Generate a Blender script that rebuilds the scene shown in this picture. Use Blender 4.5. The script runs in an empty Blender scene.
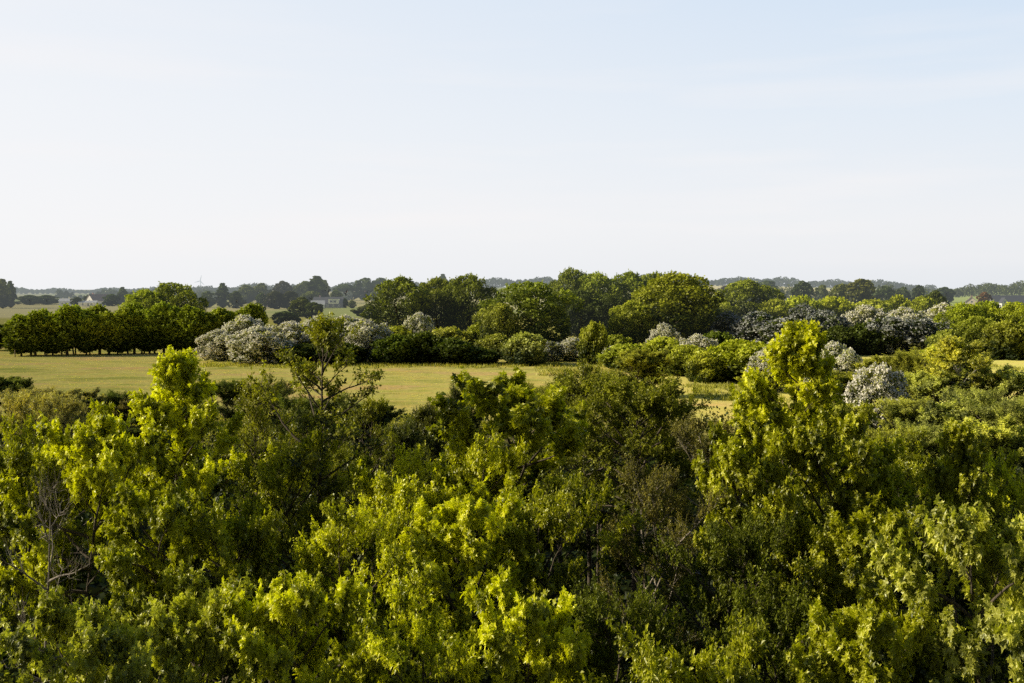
import bpy, math, random
import numpy as np

PI = math.pi
R = math.radians
scene = bpy.context.scene
COL = scene.collection

# ------------------------------------------------------------------ camera
CAM_Z = 12.0
F = 1000.0
HORIZ = 289.0
PITCH = math.atan((341.5 - HORIZ) / F)
cam_d = bpy.data.cameras.new("camera")
cam = bpy.data.objects.new("camera", cam_d)
COL.objects.link(cam)
cam.location = (0, 0, CAM_Z)
cam.rotation_euler = (PI / 2 - PITCH, 0, 0)
cam_d.sensor_width = 36.0
cam_d.lens = F / 1024 * 36.0
cam_d.clip_start = 0.1
cam_d.clip_end = 30000
scene.camera = cam


def X(px, Y):
    return (px - 512.0) * Y / F


def Z(py, Y):
    return CAM_Z - (py - HORIZ) * Y / F


def DY(py):
    """distance at which flat ground shows at picture height py"""
    return CAM_Z * F / (py - HORIZ)


# ------------------------------------------------------------------ render settings
scene.view_settings.view_transform = 'Standard'
scene.view_settings.look = 'None'
scene.view_settings.exposure = 0
scene.view_settings.gamma = 1
scene.render.engine = 'CYCLES'
cy = scene.cycles
cy.max_bounces = 4
cy.diffuse_bounces = 2
cy.glossy_bounces = 1
cy.transmission_bounces = 2
cy.transparent_max_bounces = 4
cy.use_denoising = False
cy.use_adaptive_sampling = True
cy.adaptive_threshold = 0.015
cy.caustics_reflective = False
cy.caustics_refractive = False
cy.sample_clamp_indirect = 4
scene.render.film_transparent = False

# ------------------------------------------------------------------ light
SUN_EL = R(24)
SUN_AZ = R(89)          # measured from +Y towards -X
sdir = np.array([-math.sin(SUN_AZ) * math.cos(SUN_EL), math.cos(SUN_AZ) * math.cos(SUN_EL), math.sin(SUN_EL)])
sun_d = bpy.data.lights.new("sun", 'SUN')
sun_d.energy = 5.0
sun_d.angle = R(0.5)
sun_d.color = (1.0, 0.875, 0.62)
sun = bpy.data.objects.new("sun", sun_d)
COL.objects.link(sun)
from mathutils import Vector
sun.rotation_euler = Vector(sdir.tolist()).to_track_quat('Z', 'Y').to_euler()
sun.location = (-200, 60, 120)

world = bpy.data.worlds.new("World")
scene.world = world
world.use_nodes = True
nt = world.node_tree
nt.nodes.clear()


def N(nt, typ, **kw):
    n = nt.nodes.new(typ)
    for k, v in kw.items():
        if k.startswith('in_'):
            key = k[3:]
            key = int(key) if key.isdigit() else key.replace('_', ' ')
            n.inputs[key].default_value = v
        else:
            setattr(n, k, v)
    return n


def ramp(nt, stops, interp='LINEAR'):
    n = nt.nodes.new('ShaderNodeValToRGB')
    n.color_ramp.interpolation = interp
    el = n.color_ramp.elements
    while len(el) > 1:
        el.remove(el[-1])
    el[0].position = stops[0][0]
    el[0].color = (*stops[0][1], 1)
    for p, c in stops[1:]:
        e = el.new(p)
        e.color = (*c, 1)
    return n


L = nt.links
sky = N(nt, 'ShaderNodeTexSky', sky_type='NISHITA')
sky.sun_disc = False
sky.sun_elevation = SUN_EL
sky.sun_rotation = -SUN_AZ
sky.air_density = 1.0
sky.dust_density = 2.0
sk = N(nt, 'ShaderNodeVectorMath', operation='SCALE')
sk.inputs['Scale'].default_value = 0.09
L.new(sky.outputs[0], sk.inputs[0])
tc = N(nt, 'ShaderNodeTexCoord')
sep = N(nt, 'ShaderNodeSeparateXYZ')
L.new(tc.outputs['Generated'], sep.inputs[0])
# thin evening haze: near white at the horizon, pale blue above, deeper blue at the zenith
gr = ramp(nt, [(0.0, (0.10, 0.11, 0.09)), (0.490, (0.30, 0.33, 0.35)), (0.499, (0.84, 0.87, 0.91)), (0.530, (0.91, 0.92, 0.945)),
               (0.58, (0.80, 0.875, 0.96)), (0.65, (0.64, 0.78, 0.95)), (0.72, (0.20, 0.30, 0.50)), (1.0, (0.06, 0.11, 0.24))])
mz = N(nt, 'ShaderNodeMath', operation='MULTIPLY_ADD')
mz.inputs[1].default_value = 0.5
mz.inputs[2].default_value = 0.5
L.new(sep.outputs['Z'], mz.inputs[0])
L.new(mz.outputs[0], gr.inputs[0])
# whiter towards the sun (-X)
mx = N(nt, 'ShaderNodeMapRange')
mx.inputs['From Min'].default_value = 0.45
mx.inputs['From Max'].default_value = -0.55
L.new(sep.outputs['X'], mx.inputs['Value'])
wmix = N(nt, 'ShaderNodeMix', data_type='RGBA')
wmix.inputs['B'].default_value = (0.97, 0.97, 0.985, 1)
fm = N(nt, 'ShaderNodeMath', operation='MULTIPLY')
hz = ramp(nt, [(0.0, (0, 0, 0)), (0.498, (0.2, 0.2, 0.2)), (0.5, (0.9, 0.9, 0.9)), (0.66, (0.75, 0.75, 0.75)), (0.74, (0.0, 0.0, 0.0))])
L.new(mz.outputs[0], hz.inputs[0])
L.new(mx.outputs[0], fm.inputs[0])
L.new(hz.outputs[0], fm.inputs[1])
L.new(fm.outputs[0], wmix.inputs['Factor'])
L.new(gr.outputs[0], wmix.inputs['A'])
# faint streaks of high cloud
mp = N(nt, 'ShaderNodeMapping')
mp.inputs['Scale'].default_value = (1.6, 1.6, 16)
L.new(tc.outputs['Generated'], mp.inputs[0])
nz = N(nt, 'ShaderNodeTexNoise')
nz.inputs['Scale'].default_value = 1.3
nz.inputs['Detail'].default_value = 6
L.new(mp.outputs[0], nz.inputs['Vector'])
nr = N(nt, 'ShaderNodeMapRange')
nr.inputs['From Min'].default_value = 0.5
nr.inputs['From Max'].default_value = 0.75
nr.inputs['To Max'].default_value = 0.8
L.new(nz.outputs[0], nr.inputs['Value'])
cb = ramp(nt, [(0.50, (0, 0, 0)), (0.53, (1, 1, 1)), (0.60, (0.6, 0.6, 0.6)), (0.66, (0, 0, 0))])
L.new(mz.outputs[0], cb.inputs[0])
nm = N(nt, 'ShaderNodeMath', operation='MULTIPLY')
L.new(nr.outputs[0], nm.inputs[0])
L.new(cb.outputs[0], nm.inputs[1])
cmix = N(nt, 'ShaderNodeMix', data_type='RGBA')
cmix.inputs['B'].default_value = (0.99, 0.96, 0.96, 1)
L.new(nm.outputs[0], cmix.inputs['Factor'])
L.new(wmix.outputs['Result'], cmix.inputs['A'])
fin = N(nt, 'ShaderNodeMix', data_type='RGBA')
fin.inputs['Factor'].default_value = 0.93
L.new(sk.outputs[0], fin.inputs['A'])
L.new(cmix.outputs['Result'], fin.inputs['B'])
bg = N(nt, 'ShaderNodeBackground')
bg.inputs['Strength'].default_value = 1.0
# unseen sky behind the viewer and far right dimmed to cut fill light
by = N(nt, 'ShaderNodeMapRange')
by.inputs['From Min'].default_value = -0.6
by.inputs['From Max'].default_value = 0.5
by.inputs['To Min'].default_value = 0.18
L.new(sep.outputs['Y'], by.inputs['Value'])
bx_ = N(nt, 'ShaderNodeMapRange')
bx_.inputs['From Min'].default_value = 0.95
bx_.inputs['From Max'].default_value = 0.52
bx_.inputs['To Min'].default_value = 0.45
L.new(sep.outputs['X'], bx_.inputs['Value'])
bm_ = N(nt, 'ShaderNodeMath', operation='MULTIPLY')
L.new(by.outputs[0], bm_.inputs[0])
L.new(bx_.outputs[0], bm_.inputs[1])
bs = N(nt, 'ShaderNodeVectorMath', operation='SCALE')
L.new(fin.outputs['Result'], bs.inputs[0])
L.new(bm_.outputs[0], bs.inputs['Scale'])
L.new(bs.outputs[0], bg.inputs[0])
wo = N(nt, 'ShaderNodeOutputWorld')
L.new(bg.outputs[0], wo.inputs[0])

HAZE_GLOW = (0.54, 0.59, 0.60, 1)  # glow colour that paints air haze into far materials


# ------------------------------------------------------------------ materials
def new_mat(name):
    m = bpy.data.materials.new(name)
    m.use_nodes = True
    m.node_tree.nodes.clear()
    return m, m.node_tree


def haze_glow_out(nt, shader_socket, haze_socket=None, const=None):
    """paints lit evening air as a glow mixed into the material"""
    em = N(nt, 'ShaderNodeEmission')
    em.inputs[0].default_value = HAZE_GLOW
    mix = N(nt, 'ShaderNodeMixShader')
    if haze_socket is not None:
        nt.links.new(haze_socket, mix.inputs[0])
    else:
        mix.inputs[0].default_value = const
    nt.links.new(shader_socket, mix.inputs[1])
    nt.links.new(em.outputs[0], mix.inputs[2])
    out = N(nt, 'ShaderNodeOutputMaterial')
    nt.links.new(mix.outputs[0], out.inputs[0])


def leaf_material(name, tip=(1.5, 1.45, 0.7), transl=0.42, gloss=0.05, warm=(1.25, 1.1, 0.45)):
    m, nt = new_mat(name)
    L = nt.links
    oi = N(nt, 'ShaderNodeObjectInfo')
    at = N(nt, 'ShaderNodeAttribute', attribute_name='tone')
    tip_lit = N(nt, 'ShaderNodeVectorMath', operation='MULTIPLY')
    tip_lit.inputs[1].default_value = tip  # high tones: young growth's yellow together with painted sunlight
    L.new(oi.outputs['Color'], tip_lit.inputs[0])
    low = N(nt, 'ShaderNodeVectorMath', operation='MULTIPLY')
    low.inputs[1].default_value = (0.13, 0.20, 0.24)  # low tones: shade of the crown interior put into the leaf colour
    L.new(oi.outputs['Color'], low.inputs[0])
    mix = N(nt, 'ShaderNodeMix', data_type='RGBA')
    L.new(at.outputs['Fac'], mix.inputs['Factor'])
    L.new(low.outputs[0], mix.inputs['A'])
    L.new(tip_lit.outputs[0], mix.inputs['B'])
    di = N(nt, 'ShaderNodeBsdfDiffuse')
    L.new(mix.outputs['Result'], di.inputs[0])
    tr = N(nt, 'ShaderNodeBsdfTranslucent')
    wm = N(nt, 'ShaderNodeVectorMath', operation='MULTIPLY')
    wm.inputs[1].default_value = warm
    L.new(mix.outputs['Result'], wm.inputs[0])
    L.new(wm.outputs[0], tr.inputs[0])
    m1 = N(nt, 'ShaderNodeMixShader')
    m1.inputs[0].default_value = transl
    L.new(di.outputs[0], m1.inputs[1])
    L.new(tr.outputs[0], m1.inputs[2])
    gl = N(nt, 'ShaderNodeBsdfGlossy')
    gl.inputs['Roughness'].default_value = 0.42
    gl.inputs[0].default_value = (0.9, 0.95, 0.85, 1)
    m2 = N(nt, 'ShaderNodeMixShader')
    m2.inputs[0].default_value = gloss
    L.new(m1.outputs[0], m2.inputs[1])
    L.new(gl.outputs[0], m2.inputs[2])
    inv = N(nt, 'ShaderNodeMath', operation='SUBTRACT')
    inv.inputs[0].default_value = 1.0
    L.new(oi.outputs['Alpha'], inv.inputs[1])
    haze_glow_out(nt, m2.outputs[0], inv.outputs[0])
    return m


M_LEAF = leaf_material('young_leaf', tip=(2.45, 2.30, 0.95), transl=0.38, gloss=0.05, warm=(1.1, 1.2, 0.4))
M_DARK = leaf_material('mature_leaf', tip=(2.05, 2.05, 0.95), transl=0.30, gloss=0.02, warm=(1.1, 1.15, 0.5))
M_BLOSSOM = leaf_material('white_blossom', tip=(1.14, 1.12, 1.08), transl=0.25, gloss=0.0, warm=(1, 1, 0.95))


def bark_material(name, c1, c2):
    m, nt = new_mat(name)
    L = nt.links
    tc = N(nt, 'ShaderNodeTexCoord')
    mp = N(nt, 'ShaderNodeMapping')
    mp.inputs['Scale'].default_value = (9, 9, 2.5)
    L.new(tc.outputs['Object'], mp.inputs[0])
    nz = N(nt, 'ShaderNodeTexNoise')
    nz.inputs['Scale'].default_value = 2.0
    nz.inputs['Detail'].default_value = 5
    L.new(mp.outputs[0], nz.inputs['Vector'])
    rp = ramp(nt, [(0.3, c1), (0.7, c2)])
    L.new(nz.outputs[0], rp.inputs[0])
    b = N(nt, 'ShaderNodeBsdfPrincipled')
    b.inputs['Roughness'].default_value = 0.9
    L.new(rp.outputs[0], b.inputs['Base Color'])
    bp = N(nt, 'ShaderNodeBump')
    bp.inputs['Strength'].default_value = 0.5
    bp.inputs['Distance'].default_value = 0.02
    L.new(nz.outputs[0], bp.inputs['Height'])
    L.new(bp.outputs[0], b.inputs['Normal'])
    out = N(nt, 'ShaderNodeOutputMaterial')
    L.new(b.outputs[0], out.inputs[0])
    return m


M_BARK = bark_material('grey_brown_bark', (0.05, 0.04, 0.028), (0.15, 0.12, 0.09))
M_PALEBARK = bark_material('pale_dead_bark', (0.20, 0.17, 0.14), (0.42, 0.37, 0.31))
M_BIRCH = bark_material('birch_bark', (0.30, 0.28, 0.25), (0.62, 0.60, 0.55))


def plain(name, c, rough=0.8, haze=0.0, var=0.15, scale=3.0):
    m, nt = new_mat(name)
    tc = N(nt, 'ShaderNodeTexCoord')
    nz = N(nt, 'ShaderNodeTexNoise')
    nz.inputs['Scale'].default_value = scale
    nz.inputs['Detail'].default_value = 4
    nt.links.new(tc.outputs['Object'], nz.inputs['Vector'])
    rp = ramp(nt, [(0.3, tuple(v * (1 - var) for v in c)), (0.7, tuple(min(1, v * (1 + var)) for v in c))])
    nt.links.new(nz.outputs[0], rp.inputs[0])
    b = N(nt, 'ShaderNodeBsdfPrincipled')
    b.inputs['Roughness'].default_value = rough
    nt.links.new(rp.outputs[0], b.inputs['Base Color'])
    haze_glow_out(nt, b.outputs[0], const=haze)
    return m


# ------------------------------------------------------------------ mesh helpers
def nrm(v):
    return v / np.maximum(np.linalg.norm(v, axis=-1, keepdims=True), 1e-9)


def make_mesh(name, V, Fc, mat, tone=None, smooth=False):
    """Fc: (n,k) array or list of such arrays"""
    if not isinstance(Fc, list):
        Fc = [Fc]
    me = bpy.data.meshes.new(name)
    V = np.asarray(V, dtype=np.float32)
    me.vertices.add(len(V))
    me.vertices.foreach_set('co', V.ravel())
    loops = np.concatenate([f.ravel() for f in Fc]).astype(np.int32)
    tot = np.concatenate([np.full(len(f), f.shape[1], dtype=np.int32) for f in Fc])
    start = np.concatenate([[0], np.cumsum(tot)[:-1]]).astype(np.int32)
    me.loops.add(len(loops))
    me.loops.foreach_set('vertex_index', loops)
    me.polygons.add(len(tot))
    me.polygons.foreach_set('loop_start', start)
    me.polygons.foreach_set('loop_total', tot)
    if smooth:
        me.polygons.foreach_set('use_smooth', np.ones(len(tot), dtype=bool))
    else:
        me.polygons.foreach_set('use_smooth', np.zeros(len(tot), dtype=bool))
    if tone is not None:
        a = me.attributes.new('tone', 'FLOAT', 'FACE')
        a.data.foreach_set('value', np.asarray(tone, dtype=np.float32))
    me.materials.append(mat)
    me.update(calc_edges=True)
    return me


# leaf outlines: (u along, v across, w up), triangles
OVAL = (np.array([[0, 0, 0], [.45, .30, .10], [1, 0, -.06], [.45, -.30, .10]]), np.array([[0, 1, 2], [0, 2, 3]]))
NARROW = (np.array([[0, 0, 0], [.45, .13, .04], [1, 0, -.05], [.45, -.13, .04]]), np.array([[0, 1, 2], [0, 2, 3]]))
_m = [[0, 0, 0], [.05, .34, .03], [.30, .28, .04], [.52, .56, -.02], [.60, .20, .05], [1, 0, -.08], [.60, -.20, .05], [.52, -.56, -.02],
      [.30, -.28, .04], [.05, -.34, .03], [.35, 0, 0]]
MAPLE = (np.array(_m, dtype=float), np.array([[10, 0, 9], [10, 9, 8], [10, 8, 7], [10, 7, 6], [10, 6, 5], [10, 5, 4], [10, 4, 3], [10, 3, 2], [10, 2, 1], [10, 1, 0]]))
TUFT = (np.array([[-.5, -.5, 0], [.5, -.4, .12], [.55, .5, 0], [-.4, .45, .15]]), np.array([[0, 1, 2], [0, 2, 3]]))


def scatter_leaves(pos, d, n, length, tmpl, tone):
    tv, tf = tmpl
    d = nrm(d)
    n = nrm(n - (n * d).sum(-1, keepdims=True) * d)
    s = np.cross(d, n)
    k = len(tv)
    V = (pos[:, None, :] + length[:, None, None] * (tv[None, :, 0:1] * d[:, None, :] + tv[None, :, 1:2] * s[:, None, :] + tv[None, :, 2:3] * n[:, None, :]))
    Fc = tf[None, :, :] + (np.arange(len(pos)) * k)[:, None, None]
    return V.reshape(-1, 3), Fc.reshape(-1, tf.shape[1]), np.repeat(tone, len(tf))


class Tubes:
    def __init__(s):
        s.V, s.F, s.n = [], [], 0

    def add(s, pts, rad, k=5):
        pts = np.asarray(pts, float)
        m = len(pts)
        t = nrm(np.gradient(pts, axis=0))
        ref = np.array([1.0, 0.2, 0.1]) if abs(t[0, 2]) > 0.8 else np.array([0, 0, 1.0])
        a = nrm(np.cross(t, ref))
        b = np.cross(t, a)
        ang = np.arange(k) * 2 * PI / k
        ring = pts[:, None, :] + np.asarray(rad)[:, None, None] * (np.cos(ang)[None, :, None] * a[:, None, :] + np.sin(ang)[None, :, None] * b[:, None, :])
        s.V.append(ring.reshape(-1, 3))
        i = np.arange(m - 1)[:, None] * k
        j = np.arange(k)[None, :]
        j2 = (j + 1) % k
        q = np.stack([i + j, i + j2, i + k + j2, i + k + j], -1).reshape(-1, 4) + s.n
        s.F.append(q)
        s.n += m * k

    def batch(s, p0, p1, r):
        """many straight three-sided twigs at once"""
        n = len(p0)
        t = nrm(p1 - p0)
        ref = np.tile(np.array([0.3, 0.2, 1.0]), (n, 1))
        a = nrm(np.cross(t, ref))
        b = np.cross(t, a)
        ang = np.arange(3) * 2 * PI / 3
        c = np.cos(ang)[None, :, None] * a[:, None, :] + np.sin(ang)[None, :, None] * b[:, None, :]
        v = np.concatenate([p0[:, None, :] + r * c, p1[:, None, :] + 0.35 * r * c], 1)
        s.V.append(v.reshape(-1, 3))
        base = s.n + np.arange(n)[:, None] * 6
        q = np.stack([np.stack([base[:, 0] + j, base[:, 0] + (j + 1) % 3, base[:, 0] + 3 + (j + 1) % 3, base[:, 0] + 3 + j], -1) for j in range(3)], 1)
        s.F.append(q.reshape(-1, 4))
        s.n += n * 6

    def mesh(s, name, mat):
        return make_mesh(name, np.concatenate(s.V), np.concatenate(s.F), mat, smooth=True)


def wander(rng, p0, d, length, steps, bend_up, wob):
    pts = [np.array(p0, float)]
    d = np.array(d, float)
    for i in range(steps):
        d = d + np.array([0, 0, bend_up / steps]) + rng.normal(0, wob, 3)
        d = d / np.linalg.norm(d)
        pts.append(pts[-1] + d * length / steps)
    return np.array(pts), d


def near_tree(seed, H, Rc, base=0.35, limbs=24, subs=7, twigs=7, per=22, leaf=0.075, tmpl=OVAL, twig_len=0.45, widest=0.35, top_pow=0.75,
              lean=0.0, leafmat=None, bark=None, droop=0.15, spiky=0.25, leader=0.10, bare=0.0, drooptwig=0.0, stems=1, rise=0.0):
    """trunk with limbs, side branches, twigs and single leaves.  returns (trunk mesh, crown mesh)"""
    rng = np.random.default_rng(seed)
    tb = Tubes()
    tw_p, tw_d, tw_t, tw_s = [], [], [], []
    trunks = []
    for s_ in range(stems):
        lx, ly = rng.normal(0, lean + (0.10 if stems > 1 else 0), 2)
        tp, _ = wander(rng, (rng.normal(0, 0.12) * (stems > 1), rng.normal(0, 0.12) * (stems > 1), 0), (lx, ly, 1), H * 0.96, 12, 0.15, 0.045)
        tp[:, 2] *= H * 0.96 / tp[-1, 2]
        rr = np.linspace(1, 0.08, 13) ** 1.1 * (0.012 * H + 0.02) * (1.0 if stems == 1 else 0.7)
        tb.add(tp, rr, 7)
        trunks.append(tp)
    az0 = rng.uniform(0, 2 * PI)
    for i in range(limbs):
        tp = trunks[i % stems]
        t = (i + rng.uniform(0, 0.9)) / limbs
        t = t ** 0.85
        z = H * (base + (0.97 - base) * t)
        k = np.interp(z, tp[:, 2], np.arange(13))
        p0 = tp[int(k)] + (tp[min(12, int(k) + 1)] - tp[int(k)]) * (k - int(k))
        prof = (t / widest) ** 0.5 if t < widest else ((1 - t) / (1 - widest)) ** top_pow
        prof = max(0.12, prof) * (0.45 + 0.55 * min(1, t / widest + 0.4))
        ln = Rc * prof * rng.uniform(1 - spiky * 1.5, 1 + spiky)
        az = az0 + i * 2.39996 + rng.normal(0, 0.35)
        up = 0.08 + 0.62 * t + rise + rng.normal(0, 0.12)
        pts, dlast = wander(rng, p0, (math.cos(az), math.sin(az), up), ln * 1.05, 6, 0.18, 0.11)
        r0 = 0.012 + 0.012 * ln
        tb.add(pts, np.linspace(r0, 0.006, 7), 5)
        for j in range(subs):
            u = 0.50 + 0.50 * (j + rng.uniform(0, 1)) / subs
            kk = u * 6
            ki = min(5, int(kk))
            q0 = pts[ki] + (pts[ki + 1] - pts[ki]) * (kk - ki)
            dd = nrm(pts[ki + 1] - pts[ki])
            side = nrm(np.cross(dd, [0, 0, 1.0]))
            sg = 1 if (j % 2) else -1
            d2 = dd * 0.55 + side * sg * rng.uniform(0.4, 1.0) + np.array([0, 0, rng.uniform(-0.2, 0.35) + rise * 0.6 - drooptwig])
            l2 = (0.16 + 0.24 * ln * (1.2 - u)) * rng.uniform(0.7, 1.3)
            sp, _ = wander(rng, q0, nrm(d2), l2, 4, 0.25 - drooptwig, 0.12)
            tb.add(sp, np.linspace(0.009, 0.004, 5), 4)
            uu = rng.uniform(0.15, 1.0, twigs)
            uu[0] = 1.0
            ks = np.minimum(3, (uu * 4).astype(int))
            fr = (uu * 4 - ks)[:, None]
            bp_ = sp[ks] + (sp[ks + 1] - sp[ks]) * fr
            out = nrm(bp_ - np.array([p0[0], p0[1], bp_[:, 2].mean() - 0.6 * Rc]))
            td = nrm(nrm(sp[ks + 1] - sp[ks]) * 0.5 + out * 0.5 + np.array([0, 0, 0.12 + rise * 0.5 - drooptwig]) + rng.normal(0, 0.42, (twigs, 3)))
            tw_p.append(bp_)
            tw_d.append(td)
            tw_t.append(np.full(twigs, t))
            tw_s.append(np.full(twigs, rng.uniform(0, 1)))
    # leader shoots at the top
    for tp in trunks:
        nl = max(6, int(limbs * leader * 6))
        uu = rng.uniform(0.80, 1.0, nl)
        kk = uu * 12
        ki = np.minimum(11, kk.astype(int))
        bp_ = tp[ki] + (tp[ki + 1] - tp[ki]) * (kk - ki)[:, None]
        td = nrm(rng.normal(0, 0.55, (nl, 3)) + np.array([0, 0, 0.8]))
        tw_p.append(bp_)
        tw_d.append(td)
        tw_t.append(np.ones(nl))
        tw_s.append(np.full(nl, 0.8))
    tpm = np.mean([tp[7:].mean(0) for tp in trunks], 0)
    P = np.concatenate(tw_p)
    D = np.concatenate(tw_d)
    T = np.concatenate(tw_t)
    S = np.concatenate(tw_s)
    n = len(P)
    TL = twig_len * 0.85 * rng.uniform(0.5, 1.35, n)
    tb.batch(P, P + D * TL[:, None], 0.0035)
    trunk = tb.mesh('trunk_branches', bark or M_BARK)
    if bare > 0:
        keep = rng.uniform(0, 1, n) > bare
        P, D, TL, T, S = P[keep], D[keep], TL[keep], T[keep], S[keep]
        n = len(P)
    # leaves, clustered towards the twig end
    u = rng.uniform(0, 1, (n, per)) ** 0.6
    pos = P[:, None, :] + D[:, None, :] * (TL[:, None] * u)[:, :, None] + rng.normal(0, 0.018, (n, per, 3))
    ld = D[:, None, :] * 0.45 + rng.normal(0, 0.75, (n, per, 3)) - np.array([0, 0, droop])
    ln_ = np.array([0, 0, 0.8]) + D[:, None, :] * 0.5 + rng.normal(0, 0.65, (n, per, 3))
    # new growth yellower in sprays and higher up; dark tones paint shadow pockets
    spray = rng.uniform(0, 1, n)[:, None]
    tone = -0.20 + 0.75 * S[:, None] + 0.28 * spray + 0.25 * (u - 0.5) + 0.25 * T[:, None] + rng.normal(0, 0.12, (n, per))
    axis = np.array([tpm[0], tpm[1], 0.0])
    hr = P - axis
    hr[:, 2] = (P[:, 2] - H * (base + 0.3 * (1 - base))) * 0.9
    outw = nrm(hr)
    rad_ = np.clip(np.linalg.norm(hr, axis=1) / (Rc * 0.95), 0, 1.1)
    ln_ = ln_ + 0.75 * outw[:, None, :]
    tone = tone - 0.55 * (1 - rad_[:, None]) + 0.04  # inner leaves darkened, crown shade put into the tone
    size = leaf * 1.14 * rng.uniform(0.6, 1.25, (n, per)) * (1.15 - 0.35 * u)
    pos, ld, ln_ = pos.reshape(-1, 3), ld.reshape(-1, 3), ln_.reshape(-1, 3)
    V, Fc, tn = scatter_leaves(pos, ld, ln_, size.ravel(), tmpl, np.clip(tone.ravel(), 0, 1))
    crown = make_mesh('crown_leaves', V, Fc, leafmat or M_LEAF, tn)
    return trunk, crown


def mid_tree(seed, H, Rc, base=0.12, lobes=55, per=230, size=0.26, flat=1.0, lobe_r=(0.20, 0.36), leafmat=None, blossom=0.0, trunk_r=None,
             stems=1, shoots=0.06, widest=0.45, jag=0.12, pointed=0.0):
    """a crown of overlapping leafy lobes round a branching trunk, for trees a hundred metres and more away"""
    rng = np.random.default_rng(seed)
    zb = H * base
    ch = H - zb
    # lobe centres over an egg-shaped envelope
    cs, rs = [], []
    for i in range(lobes):
        t = (i + 0.5) / lobes
        az = i * 2.39996 + rng.normal(0, 0.3)
        zz = t
        e_ = (zz - widest) / (1 - widest) if zz > widest else (widest - zz) / widest * 0.8
        prof = max(0.05, 1 - e_ ** (2.6 - 4 * pointed)) ** (0.5 + pointed)
        prof *= rng.uniform(1 - jag * 2.2, 1 + jag * 0.6)
        rad = rng.uniform(*lobe_r) * Rc * (0.75 + 0.25 * prof)
        rr_ = max(0, Rc * prof - rad * 0.8) * (rng.uniform(0.25, 0.7) if i % 5 == 0 else rng.uniform(0.82, 1.0))
        cs.append([math.cos(az) * rr_, math.sin(az) * rr_, zb + rad * 0.55 + (ch - rad * 1.35) * zz])
        rs.append(rad)
    cs = np.array(cs)
    rs = np.array(rs)
    ctr = np.array([0, 0, zb + ch * 0.42])
    pos, ndir, tone, wb = [], [], [], []
    for c, r in zip(cs, rs):
        m = int(per * (r / (Rc * 0.28)) ** 2)
        d = nrm(rng.normal(0, 1, (m, 3)))
        out = nrm(c - ctr)
        d = nrm(d + out * 0.55 + np.array([0, 0, 0.25]))
        nzv = 1 + 0.16 * np.sin(d[:, 0] * 5 + c[0] * 3) * np.sin(d[:, 1] * 5.3 + c[1]) * np.cos(d[:, 2] * 4.7)
        rad = r * nzv * (0.72 + 0.34 * rng.uniform(0, 1, m) ** 0.7)
        p = c + d * rad[:, None] * np.array([1, 1, flat])
        pos.append(p)
        ndir.append(nrm(d * 0.85 + rng.normal(0, 0.42, (m, 3))))
        tone.append(np.clip(0.22 + 0.35 * (rad / r - 0.85) / 0.3 + 0.25 * d[:, 2] + 0.9 * (p[:, 2] / H - 0.62) + rng.normal(0, 0.10, m) + rng.normal(0, 0.12), 0, 1))  # sunlit upper crown and dark lower crown painted into the tone
        wv = np.sin(p[:, 0] * 2.9 + 1.3 * seed) * np.sin(p[:, 1] * 3.1 + seed) * np.sin(p[:, 2] * 3.7)
        wb.append(np.clip(0.6 * (rad / r - 0.75) / 0.3 + 0.45 * d[:, 2] + 0.9 * wv + rng.normal(0, 0.28) + 0.16, 0, 1))
    pos, ndir, tone, wb = map(np.concatenate, (pos, ndir, tone, wb))
    # remove what lies deep inside
    e = (pos - ctr) / np.array([Rc, Rc, ch * 0.55])
    keep = (np.linalg.norm(e, axis=1) > 0.33) & (pos[:, 2] > 0.02 * H)
    pos, ndir, tone, wb = pos[keep], ndir[keep], tone[keep], wb[keep]
    # shoots that break the outline
    ns = int(len(pos) * shoots)
    if ns:
        idx = rng.choice(len(pos), ns)
        k = 3
        sd = nrm(nrm(pos[idx] - ctr) + np.array([0, 0, 0.8]) + rng.normal(0, 0.3, (ns, 3)))
        sp = pos[idx][:, None, :] + sd[:, None, :] * (np.linspace(0.2, 1.0, k)[None, :, None] * size * 2.2 * rng.uniform(0.3, 1.1, (ns, 1, 1)))
        pos = np.concatenate([pos, sp.reshape(-1, 3)])
        ndir = np.concatenate([ndir, nrm(rng.normal(0, 1, (ns * k, 3)))])
        tone = np.concatenate([tone, np.repeat(np.clip(tone[idx] + 0.1, 0, 1), k)])
        wb = np.concatenate([wb, np.repeat(wb[idx], k)])
    n = len(pos)
    sz = size * rng.uniform(0.55, 1.3, n)
    tang = rng.normal(0, 1, (n, 3))
    V, Fc, tn = scatter_leaves(pos, tang, ndir, sz, TUFT, tone)
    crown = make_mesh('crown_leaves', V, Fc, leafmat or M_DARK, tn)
    bl = None
    if blossom > 0:
        w = rng.uniform(0, 1, n) < wb * blossom * 1.5
        bp_ = pos[w] + ndir[w] * 0.04 + nrm(pos[w] - ctr) * 0.10
        nb = len(bp_)
        V, Fc, tn = scatter_leaves(bp_, rng.normal(0, 1, (nb, 3)), nrm(ndir[w] + rng.normal(0, 0.4, (nb, 3))), size * rng.uniform(0.5, 1.25, nb), TUFT,
                                   np.clip(rng.normal(1.0, 0.12, nb), 0, 1))
        bl = make_mesh('blossom_sprays', V, Fc, M_BLOSSOM, tn)
    # trunk and limbs
    tb = Tubes()
    tr = trunk_r or 0.022 * H + 0.04
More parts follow.
